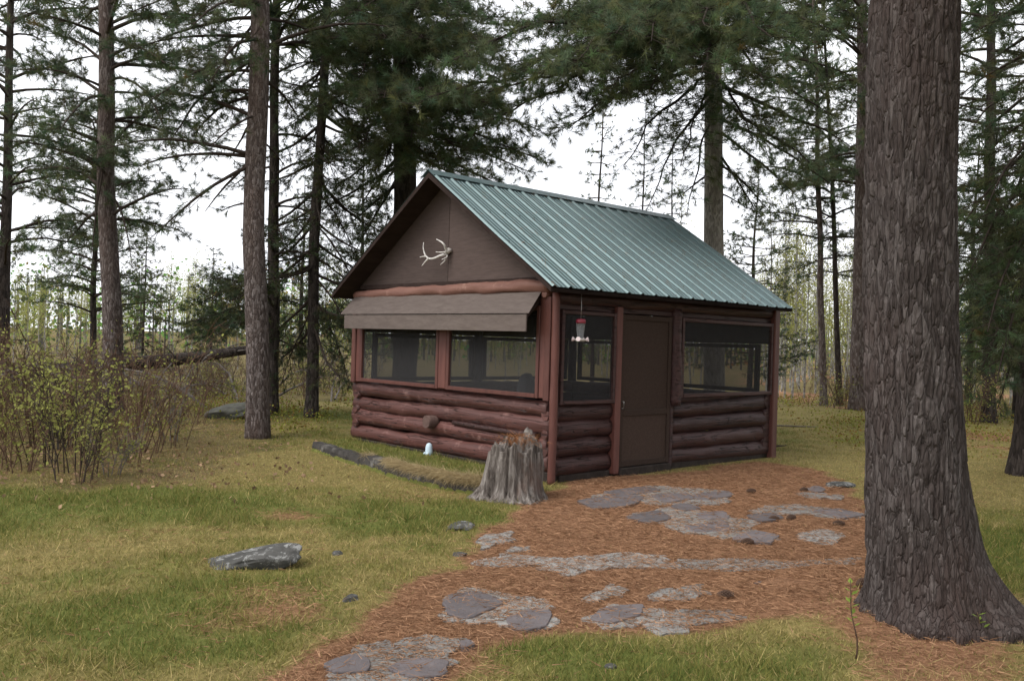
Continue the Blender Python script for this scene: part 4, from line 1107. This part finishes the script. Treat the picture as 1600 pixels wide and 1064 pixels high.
# 3. spruce with drooping dark boughs
p5 = Pine('spruce_tree', (486, 652), (508, 5), .115, 15, 'thin dark spruce with drooping boughs left of the cabin', 'bark_dark', 'needle_spruce', seed=55)
p5.auto(1.8, 9.0, .26, (.9, 2.0), (-38, -5), n_per=2, tuft=.85, step=.13, droop=.45, sag=-.15, width=.45, tstep=.07)
for (py, e, dd) in ((430, (565, 560), -.6), (460, (545, 600), .2), (400, (585, 500), .6), (480, (440, 600), .3), (350, (570, 470), -.3), (300, (560, 400), .3)): p5.limb_px(py, e, dd, r=.014, tuft=.9, step=.12, droop=.5, width=.5, tstep=.07)
p5.crown_top(9, (1.2, 2)); p5.done(nn=20, ln=.08, w=.008, spread=.65)

# 4. white pine behind the cabin ridge, thick green boughs
p6 = Pine('white_pine', (632, 636), (632, 5), .27, 20, 'thick shaded pine trunk rising behind the cabin gable', 'bark_dark', 'needle_white', seed=66, depth=18)
for (py, e, dd) in ((20, (450, 40), -2), (60, (440, 120), -1), (120, (445, 200), -2), (170, (470, 270), 0), (200, (520, 300), -1.5), (30, (800, 30), -1.5), (80, (790, 110), -2.5), (130, (780, 180), -1), (180, (810, 235), -2), (210, (830, 270), .5), (120, (640, 190), -4), (60, (560, 120), -4),
                    (40, (700, 110), -4), (0, (560, 20), -4), (-20, (720, 20), -4), (170, (720, 250), -3), (150, (560, 240), -3.5), (-30, (860, -20), -1), (-40, (420, -10), -1), (235, (560, 330), 1), (240, (740, 285), 1.5), (90, (600, 60), -4.5), (100, (660, 60), -4.5), (140, (600, 150), -5), (160, (660, 140), -5), (190, (640, 215), -4), (40, (520, 60), -4.5), (110, (500, 170), -3.5), (60, (760, 70), -4.5), (150, (760, 160), -4), (210, (600, 265), -3), (220, (690, 262), -3), (20, (640, 10), -4.5), (260, (555, 400), .5), (280, (545, 350), -.5), (300, (570, 440), 1.2), (255, (500, 330), .3), (200, (860, 255), -.5), (230, (800, 300), 1.5), (150, (850, 210), -1.5), (250, (600, 290), -1.5)):
    p6.limb_px(py, e, dd, r=.035, tuft=.9, step=.15, width=.5, size=1.15, sag=.05, tstep=.09)
p6.auto(9.2, 11, .5, (2.0, 3.2), (-5, 20), step=.3, tstep=.2, size=2); p6.crown_top(11, (2.5, 3.8)); p6.done(nn=32, ln=.135, w=.0070, spread=.6, tint=(.6, 1.45))

# 5. white pine behind the right end of the roof, long boughs sweeping over the cabin
p7 = Pine('white_pine', (1117, 660), (1112, 5), .215, 20, 'pale grey pine trunk behind the right end of the green roof', 'bark_pale', 'needle_white', seed=77, depth=16.8)
p7.bark = 'bark_grey'
for (py, e, dd, r) in ((40, (640, 165), -4.5, .06), (60, (770, 150), -4.2, .055), (95, (885, 200), -3.5, .05), (20, (800, 60), -3.5, .05), (-10, (900, 20), -3.5, .045), (30, (960, 140), -4.5, .045), (60, (1010, 150), -4, .04), (0, (700, 90), -5, .05), (-20, (1020, 60), -5, .04), (10, (850, 120), -5.5, .05), (30, (760, 200), -3.5, .045),
                       (50, (1200, 130), -4, .04), (10, (1290, 40), -3, .045), (90, (1300, 180), -2, .045), (150, (1270, 260), -2, .035), (-10, (1200, 60), -4.5, .04), (200, (1240, 300), -1, .03), (110, (1180, 220), -3, .03), (60, (1330, 120), -1, .04), (130, (1330, 230), .5, .04), (180, (1310, 300), .5, .03), (20, (1100, 40), -5, .04), (70, (1090, 120), -5, .035), (-20, (960, 50), -5, .045), (20, (900, 90), -5.5, .045), (230, (1190, 345), -.5, .022)):
    p7.limb_px(py, e, dd, r=r, tuft=.92, step=.145, width=.46, size=1.1, sag=.06, tstep=.09)
for (py, e, dd, r) in ((110, (880, 200), -2.5, .045), (150, (1010, 330), -2.5, .026), (180, (1075, 340), -2, .02), (120, (970, 260), -3, .03), (250, (1200, 330), -1, .022), (270, (1060, 310), 1, .02), (300, (1165, 325), .4, .014), (140, (1060, 260), -3.5, .024)):
    p7.limb_px(py, e, dd, r=r, tuft=.5, step=.2, width=.4, sag=.12)
p7.auto(9, 11, .5, (2.0, 3.5), (-5, 20), step=.3, tstep=.2, size=2); p7.crown_top(11, (2.5, 4)); p7.done(nn=30, ln=.135, w=.0072, spread=.62, tint=(.5, 1.35))

# 6. pines between the cabin and the big trunk
p8 = Pine('red_pine', (1340, 641), (1347, 150), .185, 17, 'straight pine trunk seen just left of the big foreground trunk', 'bark_red', 'needle_red', seed=88)
p8.auto(5.4, 10.5, .45, (1.2, 2.8), (-20, 15), n_per=3, tuft=.85, step=.24, width=.5, size=1.25); p8.crown_top(11, (2, 3)); p8.done(nn=18, ln=.15, w=.012)
p9 = Pine('red_pine', (1287, 634), (1278, 250), .10, 12, 'leftmost of the two thin pines right of the cabin', 'bark_red', 'needle_red', seed=99)
p9.auto(4.4, 9, .45, (.8, 2.2), (-15, 15), n_per=3, tuft=.8, step=.2, size=1.25); p9.crown_top(9, (1, 2)); p9.done(nn=16, ln=.14, w=.0095, sides=12)
p10 = Pine('red_pine', (1312, 634), (1298, 250), .085, 12, 'rightmost of the two thin pines right of the cabin, darker', 'bark_dark', 'needle_red', seed=101)
p10.auto(3.6, 9, .5, (.6, 1.8), (-20, 10), n_per=3, tuft=.85, step=.18, size=1.25); p10.crown_top(9, (1, 2)); p10.done(nn=16, ln=.14, w=.0095, sides=12)

# 7. pines at the right edge
p12 = Pine('white_pine', (1594, 740), (1640, 300), .15, 13, 'leaning pine trunk at the right edge of the picture', 'bark_dark', 'needle_white', seed=112)
for (py, e, dd) in ((250, (1490, 470), -1), (200, (1500, 360), -.5), (330, (1500, 560), .5), (380, (1530, 590), -.8), (120, (1490, 250), 0), (300, (1540, 520), -1.5), (60, (1500, 150), .6), (0, (1510, 60), -.5), (150, (1540, 330), -1.2), (350, (1560, 600), -1.4), (170, (1520, 420), .8), (270, (1510, 500), .9), (400, (1515, 610), .8), (90, (1520, 200), -1.0), (230, (1550, 430), 1.3), (320, (1530, 460), .2), (30, (1530, 110), 1.2), (410, (1560, 640), .3)):
    p12.limb_px(py, e, dd, r=.024, tuft=.92, step=.15, width=.5, sag=.12, tstep=.09)
p12.auto(6.0, 8, .5, (1.5, 2.5), (-10, 15), step=.3, tstep=.2, size=2); p12.crown_top(8, (1.5, 2.5)); p12.done(nn=32, ln=.13, w=.0072)
p13 = Pine('white_pine', (1545, 660), (1548, 150), .15, 16, 'shaded pine standing behind the big trunk on its right', 'bark_dark', 'needle_white', seed=113)
p13.auto(2.6, 9.5, .42, (1.5, 3.0), (-15, 12), n_per=3, tuft=.9, step=.2, width=.5, size=1.2); p13.crown_top(10, (2, 3)); p13.done(nn=14, ln=.15, w=.013)

# 8. left edge and small conifers
p1 = Pine('red_pine', (3, 604), (14, 150), .15, 12, 'thin pine at the left edge of the picture', 'bark_dark', 'needle_red', seed=121)
p1.auto(2.5, 9.5, .42, (1.2, 2.8), (-8, 20), n_per=3, tuft=.62, step=.26, size=1.3); p1.crown_top(9.5, (1, 2)); p1.done(nn=18, ln=.15, w=.012, spread=.75)
pa = Pine('young_pine', (145, 596), (148, 420), .10, 8.2, 'bushy young pine with full dark crown behind the thicket at left', 'bark_dark', 'needle_white', seed=131, depth=25)
pa.auto(2.0, 7.4, .26, (.9, 2.3), (-8, 18), n_per=3, tuft=.85, step=.2, size=1.3); pa.done(nn=14, ln=.14, w=.011, sides=10)

def spruce_variant(seed, H, z0, r, label, needle='needle_spruce', dens=.24, Lk=.28, el=(-28, 5), nn=11, w=.017, ln=.12, group='slim conifers beyond the clearing'):
    root = empty('conifer', (0, 0, 0)); s = Pine.__new__(Pine)
    s.b = np.zeros(3); s.d = 30; s.H = H; s.r0 = r; s.seed = seed; s.rng = np.random.default_rng(seed); s.slope = np.array([0.01, 0.0]); s.root = root; s.F = Fol(); s.bark = 'bark_dark'; s.needle = needle
    z = z0
    while z < H - .15:
        for q in range(3):
            a = s.rng.uniform(0, 6.283); L = (.2 + Lk * (H - z)) * s.rng.uniform(.6, 1.1); L = min(L, 2.3); e = math.radians(s.rng.uniform(*el)); p = s.axis(np.array([z]))[0]
            limb(s.F, p, p + L * np.array([math.cos(a) * math.cos(e), math.sin(a) * math.cos(e), math.sin(e)]), s.rng, r=.012, step=.24, tstep=.13, size=1.3, tuft=.9, sag=-.05)
        z += dens
    s.done(nn=nn, ln=ln, w=w, sides=8, flare=.1, rtop=.1)
    tag(root, label, 'tree', group)
    return root
def place_px(root, px, depth, s, rz):
    p = D(px, 560, depth); p[2] = gz1(p[0], p[1]) - .05
    root.location = [float(v) for v in p]; root.rotation_euler = (0, 0, rz); root.scale = (s, s, s)
v1 = spruce_variant(201, 6.0, .5, .07, 'small pointed spruce seen between the two left pines'); place_px(v1, 222, 34, 1.0, 0)
v2 = spruce_variant(202, 12, 3.5, .08, 'slender sparse conifer behind the roof ridge, left of three', 'needle_red', .42, .10, (-10, 15)); place_px(v2, 926, 32, 1.0, 0)
def more(src, px, depth, s, rz, label):
    c = dup(src, (0, 0, 0)); place_px(c, px, depth, s, rz); c['label'] = label; return c
more(v2, 998, 34, .95, 1.5, 'slender sparse conifer behind the roof ridge, middle of three')
more(v2, 1046, 30, .8, 3.0, 'slender sparse conifer behind the roof ridge, right of three')
v3 = spruce_variant(203, 7.5, 1.0, .10, 'bushy pine behind the right end of the roof', 'needle_red', .28, .34, (-5, 20)); place_px(v3, 1172, 27, .95, 0)
more(v1, 330, 44, 1.0, 4, 'small far spruce low between the left pines')
more(v3, 560, 30, 1.1, 5, 'bushy pine left of the cabin gable, low behind')
more(v3, 470, 36, 1.1, 2.6, 'bushy pine behind the thin spruce')
more(v3, 1420, 34, 1.1, 1.1, 'bushy pine hidden mostly behind the big trunk')
more(v3, 1515, 26, 1.1, .3, 'bushy pine right of the big trunk in the background')
more(v3, 1590, 22, 1.0, 5.3, 'bushy pine at the right picture edge, far back')
more(v3, -60, 28, 1.1, 3.3, 'bushy pine beyond the left picture edge'); more(v3, 1690, 20, 1.0, 3.3, 'bushy pine beyond the right picture edge')

# pines standing just outside the picture on the right: they shade the path and the door side
for q, (x, y, H) in enumerate(((6.2, 3.2, 15), (8.6, 6.5, 16), (10.5, 10.0, 15), (4.2, -1.5, 16))):
    s = Pine.__new__(Pine); s.b = np.array([x, y, gz1(x, y)]); s.d = y; s.H = H; s.r0 = .2; s.seed = 150 + q; s.rng = np.random.default_rng(150 + q); s.slope = np.array([.01, 0]); s.F = Fol(); s.bark = 'bark_dark'; s.needle = 'needle_white'
    s.root = empty('white_pine', s.b, label='dark pine standing outside the right edge of the view', cat='tree', group='pines outside the right edge of the view')
    s.auto(3.2, H - 1, .5, (2.0, 3.6), (-8, 18), n_per=3, step=.6, tstep=.55, size=4.5, sub=False); s.done(nn=9, w=.012, ln=.12, sides=12)

# 9. pale young hardwoods round the clearing
def leaf_quads(pos, size, rng, colr):
    m = len(pos); a = unit(rng.normal(size=(m, 3))); b = unit(np.cross(a, rng.normal(size=(m, 3)))); a = a * size[:, None] * .5; b = b * size[:, None] * .38
    V = np.stack([pos - a, pos + b, pos + a, pos - b], 1).reshape(-1, 3)
    return V, np.arange(m * 4).reshape(-1, 4), np.repeat(colr, 4, 0)
def hardwood(seed, H, leaves, label, group):
    rng = np.random.default_rng(seed); root = empty('young_hardwood', label=label, cat='tree', group=group)
    z = np.linspace(-.1, H, 14); ax = np.column_stack([.12 * fbm(z[:, None], .1, seed, 2), .12 * fbm(z[:, None], .1, seed + 1, 2), z])
    MB().tube(ax, np.linspace(.045, .008, 14), 6, False).build('trunk', M['bark_pale'], root)
    F = Fol(); tips = []
    for q in range(26):
        t = rng.uniform(.08, .98); p = np.array([np.interp(t, np.linspace(0, 1, 14), ax[:, c]) for c in range(3)])
        a = rng.uniform(0, 6.283); L = rng.uniform(.5, 1.5) * (1.15 - t) + .2; d = np.array([math.cos(a) * .6, math.sin(a) * .6, .8])
        u_ = np.linspace(0, 1, 4); S = p + d * (L * u_)[:, None] + rng.normal(0, .08, (4, 3)) * u_[:, None]
        F.seg(S, np.linspace(.011, .003, 4))
        for w in range(4):
            b0 = S[rng.integers(1, 4)]; e = b0 + unit(d + rng.normal(0, .8, 3)) * rng.uniform(.15, .5); F.seg(np.array([b0, e]), np.array([.004, .002])); tips.append(e); tips.append((b0 + e) / 2)
    b = MB(); b.segs(np.vstack(F.p0), np.vstack(F.p1), np.concatenate(F.r0), np.concatenate(F.r1)); b.build('branchwork', M['twig_grey'], root, kind='stuff')
    tips = np.array(tips); pos = tips[rng.integers(len(tips), size=leaves)] + rng.normal(0, .18, (leaves, 3))
    MB().add(*leaf_quads(pos, rng.uniform(.04, .085, leaves), rng, rng.uniform(.6, 1.3, (leaves, 1)) * np.array([[1, 1, 1]]))).build('crown', M['spring_leaf'], root, True)
    return root
HG = 'pale young hardwoods round the clearing'; HL = 'pale thin young hardwood with fresh yellow green leaves beyond the clearing'
hv = [hardwood(301 + q, 5.5 + .5 * q, 1700 if q < 3 else 420, HL, HG) for q in range(4)]
rng = np.random.default_rng(9)
def zone(c, px):
    w = 'left of the cabin' if px < 560 else 'behind the cabin' if px < 1190 else 'between cabin and big trunk' if px < 1360 else 'right of the big trunk'
    c['label'] = 'pale thin young hardwood with yellow green leaves ' + w; c['group'] = 'pale young hardwoods ' + w
spots = []
for q in range(250):
    d = rng.uniform(29, 62); px = rng.choice([rng.uniform(-150, 560), rng.uniform(1190, 1360), rng.uniform(1360, 1760), rng.uniform(560, 1190)])
    if px < 560 and d < 36: d += 10
    spots.append((px, d))
for q, (px, d) in enumerate(spots):
    v = q % 3 if px < 900 or rng.random() < .45 else 3
    s = rng.uniform(.7, 1.0) * (.72 if px < 900 else 1.05)
    c = dup(hv[v], (0, 0, 0)); place_px(c, px, d, s, rng.uniform(0, 6.28))
    zone(c, px)
for q in range(4): place_px(hv[q], [520, 1225, 300, 1260][q], [40, 33, 48, 31][q], .9, q); zone(hv[q], [520, 1225, 300, 1260][q])
# distant wood on the rise
rng = np.random.default_rng(19); n = 60000
a = rng.uniform(-1.25, 1.25, n); r = rng.uniform(62, 125, n)
ti = rng.integers(1400, size=n); ta = rng.uniform(-1.25, 1.25, 1400); tr = rng.uniform(62, 125, 1400); thh = rng.uniform(4.5, 7.5, 1400)
P_ = np.stack([tr[ti] * np.sin(ta[ti]), tr[ti] * np.cos(ta[ti])], 1) + rng.normal(0, .8, (n, 2))
h_ = rng.beta(1.15, 1.25, n) * thh[ti]
tc = rng.uniform(.45, 1.05, (1400, 3)) * np.array([[1, 1, 1]]); tc[:, 0] *= rng.uniform(.5, 1.1, 1400)
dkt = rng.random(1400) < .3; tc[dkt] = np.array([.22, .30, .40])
pos = np.column_stack([P_, gz(P_) + h_])
b = MB().add(*leaf_quads(pos, rng.uniform(.18, .42, n), rng, tc[ti]))
tb = np.stack([tr * np.sin(ta), tr * np.cos(ta)], 1); z0 = gz(tb)
b.segs(np.column_stack([tb, z0 - .2]), np.column_stack([tb, z0 + thh * .8]), np.full(1400, .09), np.full(1400, .03))
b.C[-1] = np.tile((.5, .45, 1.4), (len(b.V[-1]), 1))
b.build('distant_wood', M['spring_leaf'], None, True, label='distant pale green wood on the rise behind the clearing', cat='woodland', kind='stuff')

# 10. thicket of shrubs on the left, undergrowth, fallen trunk and brush
def shrub(seed, H, nst, leaves, twig, label, group, spread=.55, lc=(1, 1, 1), ls=(.028, .058)):
    rng = np.random.default_rng(seed); root = empty('shrub', label=label, cat='shrub', group=group); F = Fol(); tips = []
    for q in range(nst):
        a = rng.uniform(0, 6.283); lean = rng.uniform(.1, spread); h = H * rng.uniform(.55, 1.1); b0 = np.array([math.cos(a), math.sin(a), 0]) * rng.uniform(0, .25)
        u_ = np.linspace(0, 1, 6); S = b0 + np.column_stack([math.cos(a) * lean * h * u_ ** 1.3, math.sin(a) * lean * h * u_ ** 1.3, h * u_ - .05]) + rng.normal(0, .03, (6, 3)) * u_[:, None]
        F.seg(S, np.linspace(.009, .003, 6))
        for w in range(rng.integers(6, 12)):
            i0 = rng.integers(1, 5); f_ = rng.random(); b1 = S[i0] * (1 - f_) + S[i0 + 1] * f_; d = unit(np.array([math.cos(a), math.sin(a), 1.2]) + rng.normal(0, .8, 3)); L = rng.uniform(.12, .42)
            S2 = b1 + d * (L * np.linspace(0, 1, 3))[:, None] + rng.normal(0, .015, (3, 3)); F.seg(S2, np.array([.0045, .003, .002]))
            tips += [S2[1], S2[2]]
            for w2 in range(2):
                e = S2[1] + unit(d + rng.normal(0, .8, 3)) * rng.uniform(.06, .2); F.seg(np.array([S2[1], e]), np.array([.003, .0018])); tips.append(e)
    b = MB(); b.segs(np.vstack(F.p0), np.vstack(F.p1), np.concatenate(F.r0), np.concatenate(F.r1)); b.build('stem_cluster', M[twig], root, kind='stuff')
    tips = np.array(tips); pos = tips[rng.integers(len(tips), size=leaves)] + rng.normal(0, .028, (leaves, 3))
    MB().add(*leaf_quads(pos, rng.uniform(*ls, leaves), rng, rng.uniform(.55, 1.25, (leaves, 1)) * np.array([lc]))).build('foliage', M['spring_leaf'], root, True)
    return root
SG = 'shrubs of the left thicket'
sv = [shrub(401, 1.55, 6, 230, 'twig_red', 'leafy shrub with reddish stems in the left thicket', SG), shrub(402, 1.3, 7, 300, 'twig', 'leafy shrub with dark stems in the left thicket', SG), shrub(403, 1.65, 7, 60, 'twig_red', 'nearly bare reddish shrub in the left thicket', SG), shrub(404, .9, 7, 240, 'twig_grey', 'low grey stemmed shrub in the left thicket', SG)]
rng = np.random.default_rng(29)
places = []
for q in range(46):
    py = rng.uniform(620, 755); lim = np.interp(py, [625, 680, 720, 762], [330, 330, 215, 150])
    px = rng.uniform(-140, lim)
    places.append((px, py))
for q, (px, py) in enumerate(places):
    p = Gt(px, py); c = dup(sv[rng.choice([0, 1, 2, 2, 3, 0])], p, rng.uniform(0, 6.28), rng.uniform(.6, 1.0) * (1.25 if px < 200 and py < 720 else 1))
for q, (px, py) in enumerate(((40, 735), (120, 740), (200, 705), (265, 690))): p = Gt(px, py); sv[q].location = [float(c) for c in p]
for q in range(60):                          # beyond the clearing and to the right
    if q % 2: px, d = rng.uniform(300, 570), rng.uniform(20, 28)
    else: px, d = rng.uniform(1225, 1700), rng.uniform(18, 30)
    p = D(px, 560, d); p[2] = gz1(p[0], p[1]); c = dup(sv[rng.choice([2, 2, 3, 0])], p, rng.uniform(0, 6.28), rng.uniform(.6, 1.1))
    c['group'] = 'shrubs at the back of the clearing'; c['label'] = 'twiggy brown shrub at the back of the clearing left of the cabin' if q % 2 else 'twiggy brown shrub in the woods right of the cabin'
# low ground cover
rng = np.random.default_rng(39); n = 150000
yy = rng.uniform(10, 30, n); xx = rng.uniform(-1, 1, n) * (.62 * yy + 1.5); P_ = np.stack([xx, yy], 1)
nz1 = fbm(P_, .22, 71, 3) + .5 * fbm(P_, .9, 72, 2)
clx = cab_local(P_)
wl = sstep(-.3, .8, -P_[:, 0] - 2.9 - .05 * (P_[:, 1] - 13)) * sstep(12.6, 14.5, P_[:, 1]); wr = sstep(4.2, 6.0, P_[:, 0] - .05 * P_[:, 1]) * sstep(12.5, 15, P_[:, 1])
kp = (rng.random(n) < np.maximum(wl, wr) * sstep(-.45, .5, nz1) * np.clip(16 / yy, 0, 1)) & ~((clx[:, 0] > -CW - .4) & (clx[:, 0] < .4) & (clx[:, 1] > -.6) & (clx[:, 1] < CL + .3))
P_ = P_[kp]; m = len(P_); hh = rng.random(m) ** 1.3 * (.10 + .16 * np.clip(nz1[kp] + .4, 0, 1))
cc = np.array([1, 1, 1]) * rng.uniform(.5, 1.5, (m, 1)); br = rng.random(m) < .28; cc[br] = np.array([1.0, .55, .75]) * rng.uniform(.5, 1.3, (br.sum(), 1))
MB().add(*leaf_quads(np.column_stack([P_, gz(P_) + hh + .01]), rng.uniform(.025, .055, m), rng, cc)).build('ground_cover', M['cover_leaf'], None, True, label='low yellow green ground cover under the trees', cat='undergrowth', kind='stuff')
# dead leaves under the thicket
n = 1300; P_ = np.array([Gt(px, py)[:2] for px, py in zip(rng.uniform(-60, 560, 500), rng.uniform(690, 790, 500))]); P_ = P_[rng.integers(500, size=n)] + rng.normal(0, .45, (n, 2))
_l2, _g2, _b2 = masks(P_); P_ = P_[(rng.random(n) < .12 + .88 * _b2)]; m = len(P_)
MB().add(*leaf_quads(np.column_stack([P_, gz(P_) + .012 + .02 * rng.random(m)]), rng.uniform(.03, .065, m), rng, np.array([[.24, .16, .10]]) * rng.uniform(.5, 1.7, (m, 1)))).build('leaf_litter', M['litter'], None, True, label='scattered brown dead leaves at the edge of the thicket', cat='dead leaves', kind='stuff')
# the fallen trunk and dead branches
fa = D(-60, 598, 19.5); fb = D(385, 548, 21.5); mid_ = (fa + fb) / 2; gzm = gz1(mid_[0], mid_[1])
ft = empty('fallen_trunk', (mid_[0], mid_[1], gzm), label='dark fallen pine trunk lying across the back of the thicket', cat='fallen tree')
oo = np.array([mid_[0], mid_[1], gzm]); t_ = np.linspace(0, 1, 16)[:, None]
MB().tube(fa + (fb - fa) * t_ - oo + .04 * np.stack([fbm(t_ * 6, .3, 81 + q, 2) for q in range(3)], 1), np.linspace(.24, .12, 16), 12, True, .12, 83).build('trunk', M['bark_dark'], ft)
F = Fol(); r_ = np.random.default_rng(84)
for q in range(26):
    t = r_.random(); p = fa + (fb - fa) * t - oo; e = p + unit(np.array([r_.normal(.4, .8), r_.normal(-.1, .7), r_.normal(-.1, .6)])) * r_.uniform(.5, 1.5); e[2] = max(e[2], .03)
    limb(F, p, e, r_, r=.02, bare=True, step=.3, width=.4, tuft=0)
link('branchwork', twig_mesh(F, 'branchwork'), M['twig_grey'], ft, kind='stuff')
def dead_bough(seed):
    r_ = np.random.default_rng(seed); F = Fol(); L = 2.2
    a = np.array([-L / 2, 0, .05]); e = np.array([L / 2, 0, .55])
    limb(F, a, e, r_, r=.03, bare=True, step=.12, width=.5, tuft=0, sag=.2)
    root = empty('dead_bough', cat='dead branch'); link('branchwork', twig_mesh(F, 'branchwork'), M['twig_grey'], root, kind='stuff'); return root
db = [dead_bough(501), dead_bough(502), dead_bough(503)]
rng = np.random.default_rng(59)
for q in range(30):
    if q < 24: px, d = rng.uniform(-60, 400), rng.uniform(18, 24)
    else: px, d = rng.uniform(420, 560), rng.uniform(22, 28)
    p = D(px, 560, d); p[2] = gz1(p[0], p[1])
    c = db[q] if q < 3 else dup(db[q % 3], p)
    c.location = [float(v) for v in p]; c.rotation_euler = (0, rng.uniform(-.25, .1), rng.uniform(0, 6.28)); s_ = rng.uniform(.7, 1.2); c.scale = (s_, s_, s_)
    c['label'] = 'grey dead bough in the brush pile behind the thicket'; c['group'] = 'dead boughs in the brush pile'
# a few sticks on the forest floor
for q, (px, py, L, rz, lab) in enumerate(((1240, 668, .9, -.3, 'pale fallen stick on the moss right of the cabin'), (1215, 700, .35, .4, 'short dark stick by the right corner of the cabin'), (1520, 660, 1.0, .1, 'dark stick lying behind the big trunk on the right'))):
    p = Gt(px, py); a_ = np.array([math.cos(rz), math.sin(rz), 0]) * L / 2
    o = MB().tube([-a_, a_ * .1 + [0, .02, .01], a_ + [0, 0, .02]], [.016, .014, .008], 7, True, .1, q).build('stick', M['twig_grey'] if q == 0 else M['twig'], None, label=lab, cat='stick'); o.location = (p[0], p[1], p[2] + .02)
# seedling at bottom right and a leafy sprig
def seedling(px, py, H, nl, label, seed):
    r_ = np.random.default_rng(seed); p = Gt(px, py); root = empty('seedling', p, label=label, cat='seedling')
    z = np.linspace(0, H, 8); S = np.column_stack([-.12 * H * (z / H) ** 1.4 + .01 * np.sin(z * 20), .01 * np.cos(z * 17), z - .01])
    MB().tube(S, np.linspace(.005, .002, 8), 6).build('stem', M['twig_red'], root)
    for q in range(nl):
        t = .45 + .55 * q / nl; c0 = np.array([np.interp(t, np.linspace(0, 1, 8), S[:, a]) for a in range(3)]); a = q * 2.4; d = np.array([math.cos(a), math.sin(a), .5]); s = np.array([-math.sin(a), math.cos(a), 0]); L = r_.uniform(.03, .055)
        V = [c0, c0 + d * L * .5 + s * L * .28, c0 + d * L * .55 + UP * .004, c0 + d * L * .5 - s * L * .28, c0 + d * L]
        b = MB().add(V, [(0, 1, 2), (0, 2, 3), (1, 4, 2), (2, 4, 3)], (.75, 1.0, .7)); b.build('leaf', M['spring_leaf'], root, True)
seedling(1338, 1030, .40, 12, 'thin leafy seedling in the foreground left of the big trunk', 3)
seedling(1530, 1000, .16, 6, 'tiny green sprig at the foot of the big trunk', 4)
